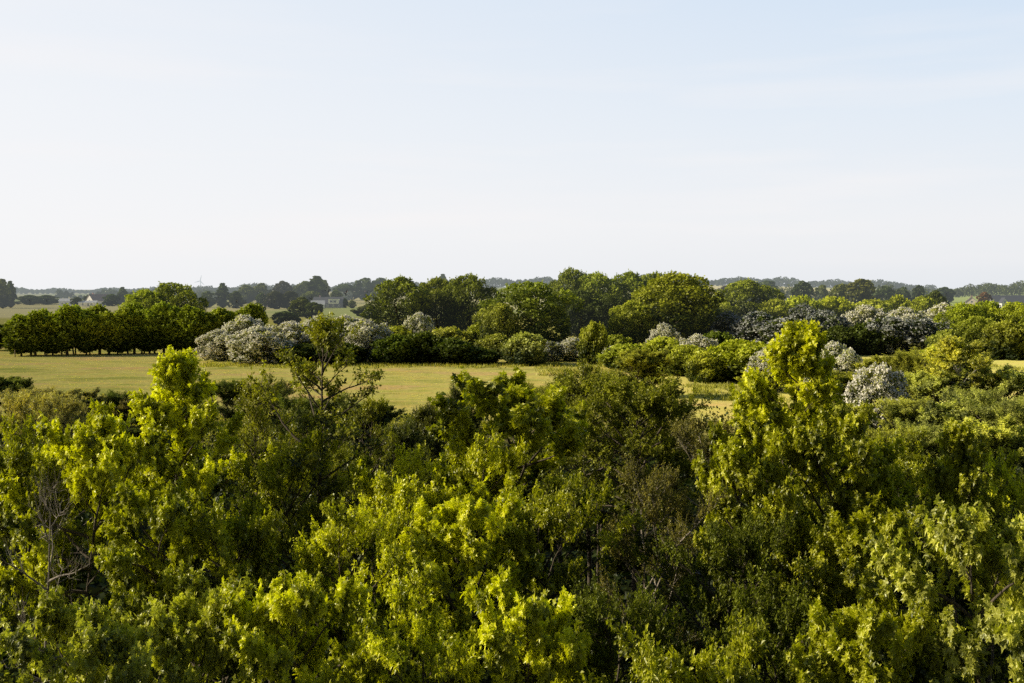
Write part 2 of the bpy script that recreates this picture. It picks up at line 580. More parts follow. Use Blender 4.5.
    for s_ in range(stems):
        off = rng.normal(0, Rc * 0.10, 2) if stems > 1 else (0, 0)
        tp, _ = wander(rng, (off[0], off[1], -0.1), (off[0] * .2, off[1] * .2, 1), H * 0.62, 6, 0.1, 0.06)
        tb.add(tp, np.linspace(tr, tr * 0.35, 7) / (1 if stems == 1 else 1.8), 7)
        for j in range(7):
            k = rng.integers(2, 6)
            a = rng.uniform(0, 2 * PI)
            lp, _ = wander(rng, tp[k], (math.cos(a), math.sin(a), 0.7), Rc * 0.7, 4, 0.3, 0.12)
            tb.add(lp, np.linspace(tr * 0.4, tr * 0.08, 5), 5)
    trunk = tb.mesh('trunk_limbs', M_BARK)
    return trunk, crown, bl


# ------------------------------------------------------------------ placing things
def bare(o, label=None, cat=None, group=None, kind=None):
    if label: o['label'] = label
    if cat: o['category'] = cat
    if group: o['group'] = group
    if kind: o['kind'] = kind
    return o


def link(name, data, parent=None, color=None):
    o = bpy.data.objects.new(name, data)
    COL.objects.link(o)
    if parent is not None:
        o.parent = parent
    if color is not None:
        o.color = color
    return o


def plant(name, cat, label, meshes, x, y, z=0.0, rz=0.0, s=(1, 1, 1), color=(0.08, 0.12, 0.03), haze=0.0, group=None, white=(0.86, 0.84, 0.78), names=('trunk', 'crown', 'blossom')):
    r = bpy.data.objects.new(name, None)
    COL.objects.link(r)
    r.empty_display_size = 0.3
    r.location = (x, y, z)
    r.rotation_euler = (0, 0, rz)
    r.scale = s
    bare(r, label, cat, group)
    for nme, me in zip(names, meshes):
        if me is None:
            continue
        c = white if nme == 'blossom' else color
        link(nme, me, r, (c[0], c[1], c[2], 1.0 - haze))
    return r


rnd = random.Random(11)

# ------------------------------------------------------------------ ground
def smooth(a, b, v):
    t = np.clip((v - a) / (b - a), 0, 1)
    return t * t * (3 - 2 * t)


RX = np.array([-900, -520, -300, -170, -110, -30, 60, 220, 330, 390, 412, 440, 560, 900]) + 0.0   # picture-like bearing, 1000*x/y
RH = np.array([2, 0, 2, 8, 12, 15, 20, 20, 15, 9, 2, 6, 14, 14]) + 0.0


def ground_z(x, y):
    x = np.asarray(x, float)
    y = np.asarray(y, float)
    b = 1000 * x / np.maximum(y, 50)
    ridge = np.interp(b, RX, RH) * smooth(1150, 2100, y)
    right = 4.0 * smooth(700, 1150, y) * smooth(405, 480, b)
    low = 0.25 * np.sin(x * 0.035 + 1) * np.sin(y * 0.041) * smooth(30, 90, y) * (1 - smooth(240, 330, y)) * 0.6
    return ridge + right + low


nr_, nc_ = 230, 150
yy = np.concatenate([[-60, -20, 0], 10 * np.exp(np.linspace(0, math.log(1600), nr_ - 3))])
uu = np.linspace(-1, 1, nc_)
GX = uu[None, :] * (0.95 * np.maximum(yy, 0)[:, None] + 120)
GY = np.repeat(yy[:, None], nc_, 1)
GZ = ground_z(GX, GY)
V = np.stack([GX, GY, GZ], -1).reshape(-1, 3)
i = np.arange(nr_ - 1)[:, None] * nc_ + np.arange(nc_ - 1)[None, :]
Q = np.stack([i, i + 1, i + nc_ + 1, i + nc_], -1).reshape(-1, 4)


def ground_material():
    m, nt = new_mat('meadow_ground')
    L = nt.links
    geo = N(nt, 'ShaderNodeNewGeometry')
    sp = N(nt, 'ShaderNodeSeparateXYZ')
    L.new(geo.outputs['Position'], sp.inputs[0])

    def noise(scale, det=5, stretch=None):
        n = N(nt, 'ShaderNodeTexNoise')
        n.inputs['Scale'].default_value = scale
        n.inputs['Detail'].default_value = det
        if stretch:
            mp = N(nt, 'ShaderNodeMapping')
            mp.inputs['Scale'].default_value = stretch
            L.new(geo.outputs['Position'], mp.inputs[0])
            L.new(mp.outputs[0], n.inputs['Vector'])
        else:
            L.new(geo.outputs['Position'], n.inputs['Vector'])
        return n

    def mix(fac, a, b, blend='MIX'):
        n = N(nt, 'ShaderNodeMix', data_type='RGBA', blend_type=blend)
        for key, v in (('Factor', fac), ('A', a), ('B', b)):
            if isinstance(v, (tuple, float, int)):
                n.inputs[key].default_value = v
            else:
                L.new(v, n.inputs[key])
        return n.outputs['Result']

    def rng_(sock, a, b, c=0.0, d=1.0):
        n = N(nt, 'ShaderNodeMapRange')
        n.inputs['From Min'].default_value = a
        n.inputs['From Max'].default_value = b
        n.inputs['To Min'].default_value = c
        n.inputs['To Max'].default_value = d
        L.new(sock, n.inputs['Value'])
        return n.outputs[0]

    # meadow: straw with greener and browner patches
    n1 = noise(0.05, 6, (1, 2.2, 1))
    n2 = noise(0.22, 5, (1, 1.6, 1))
    n3 = noise(1.8, 4)
    base = ramp(nt, [(0.34, (0.54, 0.57, 0.15)), (0.45, (0.90, 0.81, 0.27)), (0.53, (0.84, 0.79, 0.23)), (0.62, (0.92, 0.72, 0.31))])
    L.new(n1.outputs[0], base.inputs[0])
    pat = ramp(nt, [(0.36, (0.72, 0.80, 0.55)), (0.48, (1.06, 1.04, 1)), (0.66, (1.06, 0.88, 0.78))])
    L.new(n2.outputs[0], pat.inputs[0])
    c = mix(0.6, base.outputs[0], pat.outputs[0], 'MULTIPLY')
    fine = ramp(nt, [(0.34, (0.82, 0.85, 0.74)), (0.56, (1.14, 1.12, 1.04))])
    L.new(n3.outputs[0], fine.inputs[0])
    c = mix(0.7, c, fine.outputs[0], 'MULTIPLY')
    # greener on the right and behind the hedges
    c = mix(rng_(sp.outputs['X'], 12, 50, 0.0, 0.55), c, (0.62, 0.62, 0.17, 1))
    c = mix(rng_(sp.outputs['Y'], 192, 230, 0.0, 0.6), c, (0.36, 0.38, 0.09, 1))
    # dark leaf litter and low growth under the near trees
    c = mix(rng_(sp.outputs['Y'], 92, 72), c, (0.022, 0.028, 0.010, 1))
    # farmland patchwork further out
    vo = N(nt, 'ShaderNodeTexVoronoi', distance='MANHATTAN')
    vo.inputs['Scale'].default_value = 1.0
    vo.inputs['Randomness'].default_value = 0.8
    mp = N(nt, 'ShaderNodeMapping')
    mp.inputs['Scale'].default_value = (0.0046, 0.0028, 0)
    mp.inputs['Rotation'].default_value = (0, 0, 0.1)
    L.new(geo.outputs['Position'], mp.inputs[0])
    L.new(mp.outputs[0], vo.inputs['Vector'])
    sc = N(nt, 'ShaderNodeSeparateColor')
    L.new(vo.outputs['Color'], sc.inputs[0])
    fl = ramp(nt, [(0.0, (0.78, 0.70, 0.34)), (0.25, (0.66, 0.66, 0.30)), (0.45, (0.82, 0.74, 0.38)), (0.65, (0.54, 0.60, 0.24)), (0.85, (0.74, 0.70, 0.33))], 'CONSTANT')
    L.new(sc.outputs[0], fl.inputs[0])
    c = mix(rng_(sp.outputs['Y'], 400, 430), c, fl.outputs[0])
    bear = N(nt, 'ShaderNodeMath', operation='DIVIDE')
    L.new(sp.outputs['X'], bear.inputs[0])
    L.new(sp.outputs['Y'], bear.inputs[1])
    fy = N(nt, 'ShaderNodeMath', operation='MULTIPLY')
    L.new(rng_(bear.outputs[0], 0.38, 0.40), fy.inputs[0])
    L.new(rng_(sp.outputs['Y'], 400, 420), fy.inputs[1])
    c = mix(fy.outputs[0], c, (0.34, 0.42, 0.14, 1))
    b = N(nt, 'ShaderNodeBsdfDiffuse')
    b.inputs['Roughness'].default_value = 1.0
    L.new(c, b.inputs[0])
    bp = N(nt, 'ShaderNodeBump')
    bp.inputs['Strength'].default_value = 0.6
    bp.inputs['Distance'].default_value = 0.12
    hn = noise(0.9, 6)
    L.new(hn.outputs[0], bp.inputs['Height'])
    L.new(bp.outputs[0], b.inputs['Normal'])
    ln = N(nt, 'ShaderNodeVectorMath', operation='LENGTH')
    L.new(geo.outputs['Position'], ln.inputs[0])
    hf = rng_(ln.outputs['Value'], 300, 2600, 0.0, 0.42)  # haze glow put into the ground, growing with distance
    haze_glow_out(nt, b.outputs[0], hf)
    return m


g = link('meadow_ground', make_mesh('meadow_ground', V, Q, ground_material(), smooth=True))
bare(g, 'rough straw coloured meadow and farmland running out to the horizon', 'ground', kind='structure')

# ------------------------------------------------------------------ meadow grass tufts and undergrowth (uncountable)
rng = np.random.default_rng(5)


def tufts(n, xr, yr, h, w, blades, fn=None, fan=True):
    y = rng.uniform(*yr, n)
    x = rng.uniform(-1, 1, n) * (y * 0.56 + 4) if fan else rng.uniform(*xr, n)
    if fn is not None:
        k = fn(x, y)
        x, y = x[k], y[k]
    n = len(x)
    p = np.stack([x, y, ground_z(x, y)], -1)
    P = np.repeat(p, blades, 0) + np.concatenate([rng.normal(0, w * 1.2, (n * blades, 2)), np.zeros((n * blades, 1))], 1)
    d = rng.normal(0, 0.35, (n * blades, 3))
    d[:, 2] = 1
    hh = h * rng.uniform(0.5, 1.3, n * blades)
    return P, nrm(d), hh


P, D, hh = tufts(16000, None, (88, 200), 0.11, 0.16, 4)
k = np.sin(P[:, 0] * 0.11 + 2 * np.sin(P[:, 1] * 0.07)) * np.cos(P[:, 1] * 0.13 + np.sin(P[:, 0] * 0.09)) + rng.normal(0, 0.6, len(P)) > -0.5
P, D, hh = P[k], D[k], hh[k]
GR = (np.array([[0, -.20, 0], [1, 0, .1], [0, .20, 0]]), np.array([[0, 1, 2]]))
V, Fc, tn = scatter_leaves(P, D, rng.normal(0, 1, P.shape), hh, GR,
                           np.clip(0.5 + 0.08 * np.sin(P[:, 0] * 0.16 + 2 * np.sin(P[:, 1] * 0.09)) * np.sin(P[:, 1] * 0.21 + np.sin(P[:, 0] * 0.13)) + 0.05 * np.sin(P[:, 0] * 0.6 + P[:, 1] * 0.8) + rng.normal(0, 0.05, len(P)), 0, 1))
o = link('meadow_grass', make_mesh('meadow_grass', V, Fc, M_DARK, tn), color=(0.62, 0.57, 0.20, 1))
bare(o, 'tussocky dry meadow grass covering the open field', 'grass', kind='stuff')

# rough uncut grass at the foot of the hedges
ps = []
for (x0, x1, yy0, yy1, m_) in ((X(195, 158), X(560, 158), 153, 161, 2600), (X(540, 150), X(720, 150), 138, 156, 1500),
                               (X(690, 120), X(760, 120), 108, 126, 900), (X(-10, 90), X(480, 90), 80, 94, 5000), (X(840, 150), X(1030, 150), 146, 168, 1300)):
    cx_ = rng.uniform(x0, x1, m_ // 6)
    cy_ = rng.uniform(yy0, yy1, m_ // 6)
    cy_ = cy_ + rng.normal(0, 1.0, len(cy_)) + 1.5 * np.sin(cx_ * 0.4)
    px_ = np.repeat(cx_, 22) + rng.normal(0, 0.45, m_ // 6 * 22)
    py_ = np.repeat(cy_, 22) + rng.normal(0, 0.45, m_ // 6 * 22)
    ps.append(np.stack([px_, py_, ground_z(px_, py_)], -1))
P = np.concatenate(ps)
D = rng.normal(0, 0.3, P.shape)
D[:, 2] = 1
V, Fc, tn = scatter_leaves(P, nrm(D), rng.normal(0, 1, P.shape), rng.uniform(0.15, 0.6, len(P)), (GR[0] * [1, 0.5, 1], GR[1]), np.clip(rng.normal(0.45, 0.2, len(P)), 0, 1))
o = link('rough_grass', make_mesh('rough_grass', V, Fc, M_DARK, tn), color=(0.44, 0.42, 0.15, 1))
bare(o, 'rough uncut grass and weeds along the foot of the hedges and the meadow margin', 'grass', kind='stuff')

n = 60000
y = rng.uniform(8, 92, n)
x = rng.uniform(-1, 1, n) * (y * 0.56 + 5)
h = (0.5 + 0.5 * np.sin(x * 0.7) * np.sin(y * 0.5)) * 1.0
P = np.stack([x, y, ground_z(x, y) + rng.uniform(0, 1, n) ** 1.5 * (0.5 + h)], -1)
V, Fc, tn = scatter_leaves(P, rng.normal(0, 1, P.shape), rng.normal(0, 0.5, P.shape) + [0, 0, 1], rng.uniform(0.12, 0.3, n), TUFT, np.clip(rng.normal(0.4, 0.25, n), 0, 1))
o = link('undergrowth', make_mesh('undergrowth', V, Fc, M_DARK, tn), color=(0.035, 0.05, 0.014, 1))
bare(o, 'dark tangled undergrowth on the ground beneath the trees', 'undergrowth', kind='stuff')

# ------------------------------------------------------------------ prototypes
PRO = {}


def extent(me, q):
    co = np.empty(len(me.vertices) * 3, dtype=np.float32)
    me.vertices.foreach_get('co', co)
    co = co.reshape(-1, 3)
    return float(np.percentile(co[:, 2], 99.8)), float(np.percentile(np.hypot(co[:, 0], co[:, 1]), q * 100))


def proto(key, H, Rc, meshes):
    H, Rc = extent(meshes[1], 0.985)
    PRO.setdefault(key, []).append((H, Rc, meshes))


for s in range(3):
    proto('oak', 13, 6.5, mid_tree(100 + s, 13, 6.5, base=0.06, lobes=90, per=270, size=0.27, lobe_r=(0.15, 0.30), widest=0.5, jag=0.16))
    proto('bush', 5, 3.2, mid_tree(200 + s, 5, 3.2, base=0.0, lobes=48, per=230, size=0.22, lobe_r=(0.2, 0.36), shoots=0.10, widest=0.4, stems=3))
    proto('haw', 6.5, 3.4, mid_tree(300 + s, 6.5, 3.4, base=0.03, lobes=60, per=280, size=0.16, blossom=1.35, lobe_r=(0.15, 0.30), shoots=0.12, stems=3, jag=0.18))
    proto('haws', 6.5, 3.4, mid_tree(330 + s, 6.5, 3.4, base=0.03, lobes=60, per=170, size=0.22, blossom=0.62, lobe_r=(0.15, 0.30), shoots=0.10, stems=3, jag=0.18))
    proto('far', 12, 5.0, mid_tree(400 + s, 12, 5.0, base=0.05, lobes=40, per=70, size=0.7, lobe_r=(0.2, 0.36), shoots=0.0, jag=0.16))
for s in range(4):
    proto('hedge', 8.5, 1.9, mid_tree(500 + s, 8.5, 1.9, base=0.10 + 0.035 * s, lobes=50, per=130, size=0.25, lobe_r=(0.26, 0.52), shoots=0.12, stems=1 + s % 2, trunk_r=0.13 + 0.03 * s, widest=0.58, jag=0.14))
proto('fartall', 15, 3.0, mid_tree(450, 15, 3.0, base=0.05, lobes=34, per=55, size=0.6, lobe_r=(0.25, 0.5), shoots=0.0, jag=0.2, pointed=0.2))


def put(kind, px, top, w, Y, name, cat, label, color, haze=0.0, group=None, white=(0.86, 0.84, 0.78), v=None, foot=0.0, base=None):
    if base is not None:
        Y = DY(base)
    lst = PRO[kind]
    H, Rc, meshes = lst[(rnd.randrange(len(lst)) if v is None else v) % len(lst)]
    x = X(px, Y)
    gz = float(ground_z(x, Y))
    h = Z(top, Y) - gz
    sx = w / 2 * Y / F / Rc
    lum_ = rnd.uniform(0.88, 1.14) * 1.45
    j = lambda c: tuple(max(0.002, q * lum_ * rnd.uniform(0.97, 1.03)) for q in c)
    return plant(name, cat, label, meshes, x, Y, gz - 0.05, rnd.uniform(0, 6.28), (sx * rnd.uniform(.95, 1.05), sx * rnd.uniform(.95, 1.05), h / H), j(color), haze, group, white)


ORD = ['first', 'second', 'third', 'fourth', 'fifth', 'sixth', 'seventh', 'eighth', 'ninth', 'tenth', 'eleventh', 'twelfth', 'thirteenth', 'fourteenth', 'fifteenth',
       'sixteenth', 'seventeenth', 'eighteenth', 'nineteenth', 'twentieth', 'twenty-first', 'twenty-second', 'twenty-third', 'twenty-fourth', 'twenty-fifth',
       'twenty-sixth', 'twenty-seventh', 'twenty-eighth', 'twenty-ninth', 'thirtieth', 'thirty-first', 'thirty-second', 'thirty-third', 'thirty-fourth', 'thirty-fifth', 'thirty-sixth']

HEDGE = (0.155, 0.18, 0.036)
OAK = (0.13, 0.15, 0.028)
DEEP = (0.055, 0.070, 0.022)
OLIVE = (0.21, 0.22, 0.055)
PALE = (0.23, 0.235, 0.085)
GREY = (0.22, 0.23, 0.12)
LIME = (0.205, 0.225, 0.030)

# hedgerow of bare-stemmed trees along the left edge of the meadow
hx = list(np.linspace(20, 252, 30))
for i, px in enumerate(hx):
    top = 310.5 + 3.5 * math.sin(i * 1.7) + 2 * math.sin(i * 0.6) - (3 if 12 < i < 20 else 0) + (5 if i < 2 else 0)
    Yh = 181 + i * 0.35
    top += rnd.uniform(-2.0, 2.0)
    put('hedge', px + rnd.uniform(-1.8, 1.8), top, rnd.uniform(27, 34), Yh + rnd.uniform(-2.0, 2.0), 'hedgerow_tree', 'tree', f'hedgerow tree on a bare stem, {ORD[i]} from the left end of the meadow hedgerow', HEDGE, v=i, group='hedgerow trees along the meadow')
for i, px in enumerate([-14, -2, 10]):
    put('hedge', px, 323 + 2 * i % 3, 26, 196, 'hedgerow_tree', 'tree', f'low dark tree at the left edge of the photo, {ORD[i]} counting towards the hedgerow', DEEP, v=i + 1, group='low dark trees left of the hedgerow')

MID = [
    # kind, px, top, w, Y, name, cat, label, colour
    ('oak', 172, 283, 64, 215, 'oak_tree', 'tree', 'big round oak rising behind the hedgerow, with a domed crown', HEDGE),
    ('oak', 144, 290, 56, 212, 'oak_tree', 'tree', 'lower oak on the left shoulder of the domed oak behind the hedgerow', LIME),
    ('oak', 402, 277, 66, 225, 'oak_tree', 'tree', 'big dark oak on the left of the pair behind the white hawthorns', OAK),
    ('oak', 437, 278, 52, 236, 'oak_tree', 'tree', 'oak between the two biggest crowns of the clump behind the dark bushes', OAK),
    ('oak', 470, 275, 58, 228, 'oak_tree', 'tree', 'big dark oak on the right of the clump, darkest on its right side', OAK),
    ('oak', 530, 282, 84, 192, 'round_tree', 'tree', 'broad round dense tree standing left of the dark copse', (0.15, 0.17, 0.045)),
    ('oak', 498, 303, 40, 186, 'round_tree', 'tree', 'lower pale side of growth on the left flank of the broad round tree', PALE),
    ('oak', 570, 269, 44, 262, 'copse_tree', 'tree', 'tallest tree at the left end of the dark copse', OAK),
    ('oak', 597, 273, 52, 258, 'copse_tree', 'tree', 'second tree from the left end of the dark copse', HEDGE),
    ('oak', 630, 272, 54, 262, 'copse_tree', 'tree', 'third tree of the dark copse, just left of the wide spreading oak', OAK),
    ('oak', 655, 273, 50, 270, 'copse_tree', 'tree', 'copse tree behind the top of the wide spreading oak', OAK),
    ('oak', 580, 290, 50, 240, 'copse_tree', 'tree', 'lower tree in front of the left end of the dark copse', DEEP),
    ('oak', 610, 296, 46, 236, 'copse_tree', 'tree', 'lower shaded tree in the middle front of the dark copse', DEEP),
    ('oak', 673, 273, 96, 202, 'oak_tree', 'tree', 'wide spreading oak with a warm green crown, biggest in the middle distance', (0.19, 0.20, 0.032)),
    ('oak', 632, 301, 52, 196, 'oak_tree', 'tree', 'leafy lower limb-like tree on the left foot of the wide spreading oak', OLIVE),
    ('oak', 746, 280, 64, 268, 'oak_tree', 'tree', 'dark round tree standing right of the wide spreading oak', OAK),
    ('oak', 716, 297, 40, 262, 'round_tree', 'tree', 'light green tree between the spreading oak and the dark round tree', OLIVE),
    ('bush', 775, 299, 46, 262, 'round_tree', 'tree', 'olive tree at the right foot of the dark round tree', OLIVE),
    ('bush', 800, 296, 40, 282, 'round_tree', 'tree', 'yellow green tree above the white hawthorns, first right of the dark round tree', LIME),
    ('bush', 833, 297, 46, 286, 'round_tree', 'tree', 'yellow green tree above the white hawthorns, second right of the dark round tree', LIME),
    ('bush', 870, 300, 44, 290, 'round_tree', 'tree', 'yellow green tree above the white hawthorns, third right of the dark round tree', OLIVE),
    ('bush', 898, 296, 34, 300, 'round_tree', 'tree', 'yellow green tree above the white hawthorns, fourth right of the dark round tree', LIME),
    ('bush', 922, 297, 34, 296, 'round_tree', 'tree', 'round light green tree at the right end of the row above the hawthorns', LIME),
    ('bush', 935, 291, 26, 330, 'round_tree', 'tree', 'small dark tree beyond the right end of the hawthorn line', DEEP),
    # hawthorns in flower, left line
    ('haw', 219, 330, 36, 168, 'hawthorn_bush', 'hawthorn', 'white flowering hawthorn at the left tip of the line, touching the hedgerow', GREY),
    ('haw', 245, 316, 46, 172, 'hawthorn_bush', 'hawthorn', 'tall white hawthorn behind the round one at the left tip', GREY),
    ('haw', 258, 327, 56, 160, 'hawthorn_bush', 'hawthorn', 'large round white hawthorn standing forward on the meadow edge', GREY),
    ('haw', 290, 322, 48, 168, 'hawthorn_bush', 'hawthorn', 'white hawthorn just right of the large round forward one', GREY),
    ('haw', 318, 317, 50, 172, 'hawthorn_bush', 'hawthorn', 'white hawthorn behind the sparse tall sapling', GREY),
    ('haw', 345, 316, 44, 176, 'hawthorn_bush', 'hawthorn', 'white hawthorn right of the sparse tall sapling, farther back', GREY),
    ('haw', 366, 320, 46, 165, 'hawthorn_bush', 'hawthorn', 'white hawthorn at the right end of the left line, beside dark bushes', GREY),
    ('bush', 305, 344, 54, 160, 'green_bush', 'bush', 'low dark bush at the foot of the hawthorns behind the sapling', DEEP),
    ('bush', 340, 342, 50, 160, 'green_bush', 'bush', 'low dark bush at the foot of the hawthorns right of the sapling', DEEP),
    ('bush', 396, 335, 44, 160, 'green_bush', 'bush', 'dark green bush on the meadow edge, first right of the left hawthorns', (0.07, 0.09, 0.02)),
    ('bush', 424, 332, 46, 162, 'green_bush', 'bush', 'dark green bush on the meadow edge, second right of the left hawthorns', (0.065, 0.085, 0.02)),
    ('bush', 452, 338, 50, 160, 'green_bush', 'bush', 'dark green bush on the meadow edge, third right of the left hawthorns', (0.055, 0.075, 0.02)),
    ('bush', 478, 347, 40, 160, 'green_bush', 'bush', 'low dark bush tapering off at the end of the dark bushes', DEEP),
    ('haw', 419, 313, 30, 190, 'hawthorn_bush', 'hawthorn', 'small creamy hawthorn in front of the dark oak clump', PALE),
    ('bush', 450, 327, 46, 185, 'green_bush', 'bush', 'pale green bush below the dark oak clump', PALE),
    ('bush', 480, 322, 30, 190, 'green_bush', 'bush', 'pale bush between the oak clump and the broad round tree', OLIVE),
    ('bush', 398, 326, 40, 188, 'green_bush', 'bush', 'light bush under the left oak of the clump', OLIVE),
    ('bush', 497, 334, 36, 172, 'green_bush', 'bush', 'pale bush at the left foot of the broad round tree', PALE),
    ('bush', 525, 333, 42, 158, 'green_bush', 'bush', 'round grey green bush standing forward on the meadow edge', GREY),
    ('haws', 549, 341, 32, 165, 'hawthorn_bush', 'hawthorn', 'greenish hawthorn with few flowers, right of the round grey green bush', PALE),
    ('haw', 574, 338, 34, 166, 'hawthorn_bush', 'hawthorn', 'creamy hawthorn below the dark copse', PALE),
    ('bush', 594, 322, 30, 160, 'green_bush', 'bush', 'upright bright green bush below the dark copse', OLIVE),
    ('bush', 615, 335, 34, 170, 'green_bush', 'bush', 'green bush between the upright bush and the spreading oak', OLIVE),
    ('haw', 612, 346, 16, 152, 'hawthorn_bush', 'hawthorn', 'very small hawthorn with a little white blossom near the upright bush', OLIVE),
    # right of centre
    ('haw', 664, 324, 30, 165, 'hawthorn_bush', 'hawthorn', 'narrow white hawthorn below the middle of the spreading oak', GREY),
    ('haw', 697, 335, 38, 146, 'hawthorn_bush', 'hawthorn', 'bright white hawthorn between green bushes by the grassy path', GREY),
    ('bush', 664, 337, 44, 150, 'green_bush', 'bush', 'olive bush left of the bright white hawthorn by the path', (0.25, 0.26, 0.06)),
    ('bush', 718, 332, 46, 155, 'green_bush', 'bush', 'dark green bush behind the bright white hawthorn by the path', (0.07, 0.09, 0.02)),
    ('bush', 742, 340, 78, 132, 'green_bush', 'bush', 'big mossy green bush on the bank beside the grassy path', LIME),
    ('bush', 706, 352, 40, 130, 'green_bush', 'bush', 'low olive bush at the near end of the bank beside the path', (0.25, 0.26, 0.06)),
    ('haw', 768, 349, 40, 118, 'hawthorn_bush', 'hawthorn', 'white hawthorn half hidden behind the tall bright sapling', GREY),
    ('haw', 836, 343, 50, 112, 'hawthorn_bush', 'hawthorn', 'white hawthorn just right of the tall bright sapling', GREY),
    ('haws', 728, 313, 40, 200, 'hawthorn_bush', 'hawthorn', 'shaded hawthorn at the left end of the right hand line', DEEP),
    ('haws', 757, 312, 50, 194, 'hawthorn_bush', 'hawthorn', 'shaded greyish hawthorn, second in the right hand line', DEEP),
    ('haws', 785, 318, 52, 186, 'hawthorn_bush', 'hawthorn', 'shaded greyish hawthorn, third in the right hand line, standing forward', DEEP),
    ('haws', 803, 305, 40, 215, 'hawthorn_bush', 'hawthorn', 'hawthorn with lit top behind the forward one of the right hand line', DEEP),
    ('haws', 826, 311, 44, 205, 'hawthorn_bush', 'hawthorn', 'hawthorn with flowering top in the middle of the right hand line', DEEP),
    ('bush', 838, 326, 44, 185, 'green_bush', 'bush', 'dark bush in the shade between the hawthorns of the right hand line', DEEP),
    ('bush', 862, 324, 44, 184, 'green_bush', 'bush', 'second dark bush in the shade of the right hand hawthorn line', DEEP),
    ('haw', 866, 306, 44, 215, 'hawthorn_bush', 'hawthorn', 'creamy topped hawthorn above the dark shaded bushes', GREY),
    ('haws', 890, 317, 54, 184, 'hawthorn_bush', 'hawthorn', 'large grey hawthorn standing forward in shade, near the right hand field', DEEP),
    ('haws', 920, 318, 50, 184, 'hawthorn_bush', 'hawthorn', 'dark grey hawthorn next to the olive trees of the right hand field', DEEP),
    ('haw', 905, 308, 40, 212, 'hawthorn_bush', 'hawthorn', 'creamy hawthorn behind the large grey one', GREY),
    ('haw', 942, 304, 40, 218, 'hawthorn_bush', 'hawthorn', 'creamy hawthorn at the right end of the line, behind the olive trees', PALE),
    ('bush', 688, 345, 50, 140, 'green_bush', 'bush', 'ragged green bush at the foot of the bright white hawthorn by the path', (0.25, 0.26, 0.06)),
    ('bush', 765, 346, 60, 128, 'green_bush', 'bush', 'mossy bush merging into the right end of the bank by the path', (0.25, 0.26, 0.06)),
    ('bush', 628, 344, 50, 150, 'green_bush', 'bush', 'leafy bush in front of the left foot of the wide spreading oak', (0.25, 0.26, 0.06)),
    ('oak', 705, 306, 50, 225, 'round_tree', 'tree', 'dark tree in the shade on the right side of the wide spreading oak', DEEP),
    ('bush', 812, 332, 44, 180, 'green_bush', 'bush', 'dark bush in front of the shaded hawthorns, behind the tall bright sapling', DEEP),
    ('bush', 940, 346, 60, 128, 'green_bush', 'bush', 'olive bush behind the birch crown', (0.25, 0.26, 0.06)),
    # block at the right
    ('oak', 962, 303, 46, 190, 'field_tree', 'tree', 'first tree of the olive green clump by the right hand field', LIME),
    ('oak', 988, 301, 42, 194, 'field_tree', 'tree', 'second tree of the olive green clump by the right hand field', LIME),
    ('oak', 1016, 302, 50, 190, 'field_tree', 'tree', 'third tree of the olive green clump, touching the picture edge', LIME),
    ('oak', 978, 316, 44, 180, 'field_tree', 'tree', 'lower round tree at the front of the olive green clump', OLIVE),
    ('bush', 1006, 322, 42, 172, 'field_tree', 'tree', 'round bush at the front of the olive green clump, before the field', OLIVE),
    ('bush', 1034, 325, 40, 172, 'field_tree', 'tree', 'bush at the picture edge in front of the olive green clump', OLIVE),
    ('bush', 948, 330, 36, 172, 'green_bush', 'bush', 'pale bush at the left foot of the olive green clump', PALE),
    # scrub on the right, nearer
    ('haw', 878, 366, 58, 78, 'hawthorn_bush', 'hawthorn', 'straggling hawthorn with white patches in front of the olive scrub', PALE),
    # grey willows at the left
]
for row in MID:
    kind, px, top, w, Y, name, cat, label, colr = row
    wh = (0.86, 0.85, 0.80)
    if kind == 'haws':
        wh = (0.46, 0.48, 0.49)  # blossom dimmed: painted shade, meant for the shadowed right hand line
    put(kind, px, top, w * 1.16, Y, name, cat, label, colr, white=wh, haze=0.0 if Y < 180 else min(0.025, (Y - 180) / 4000))

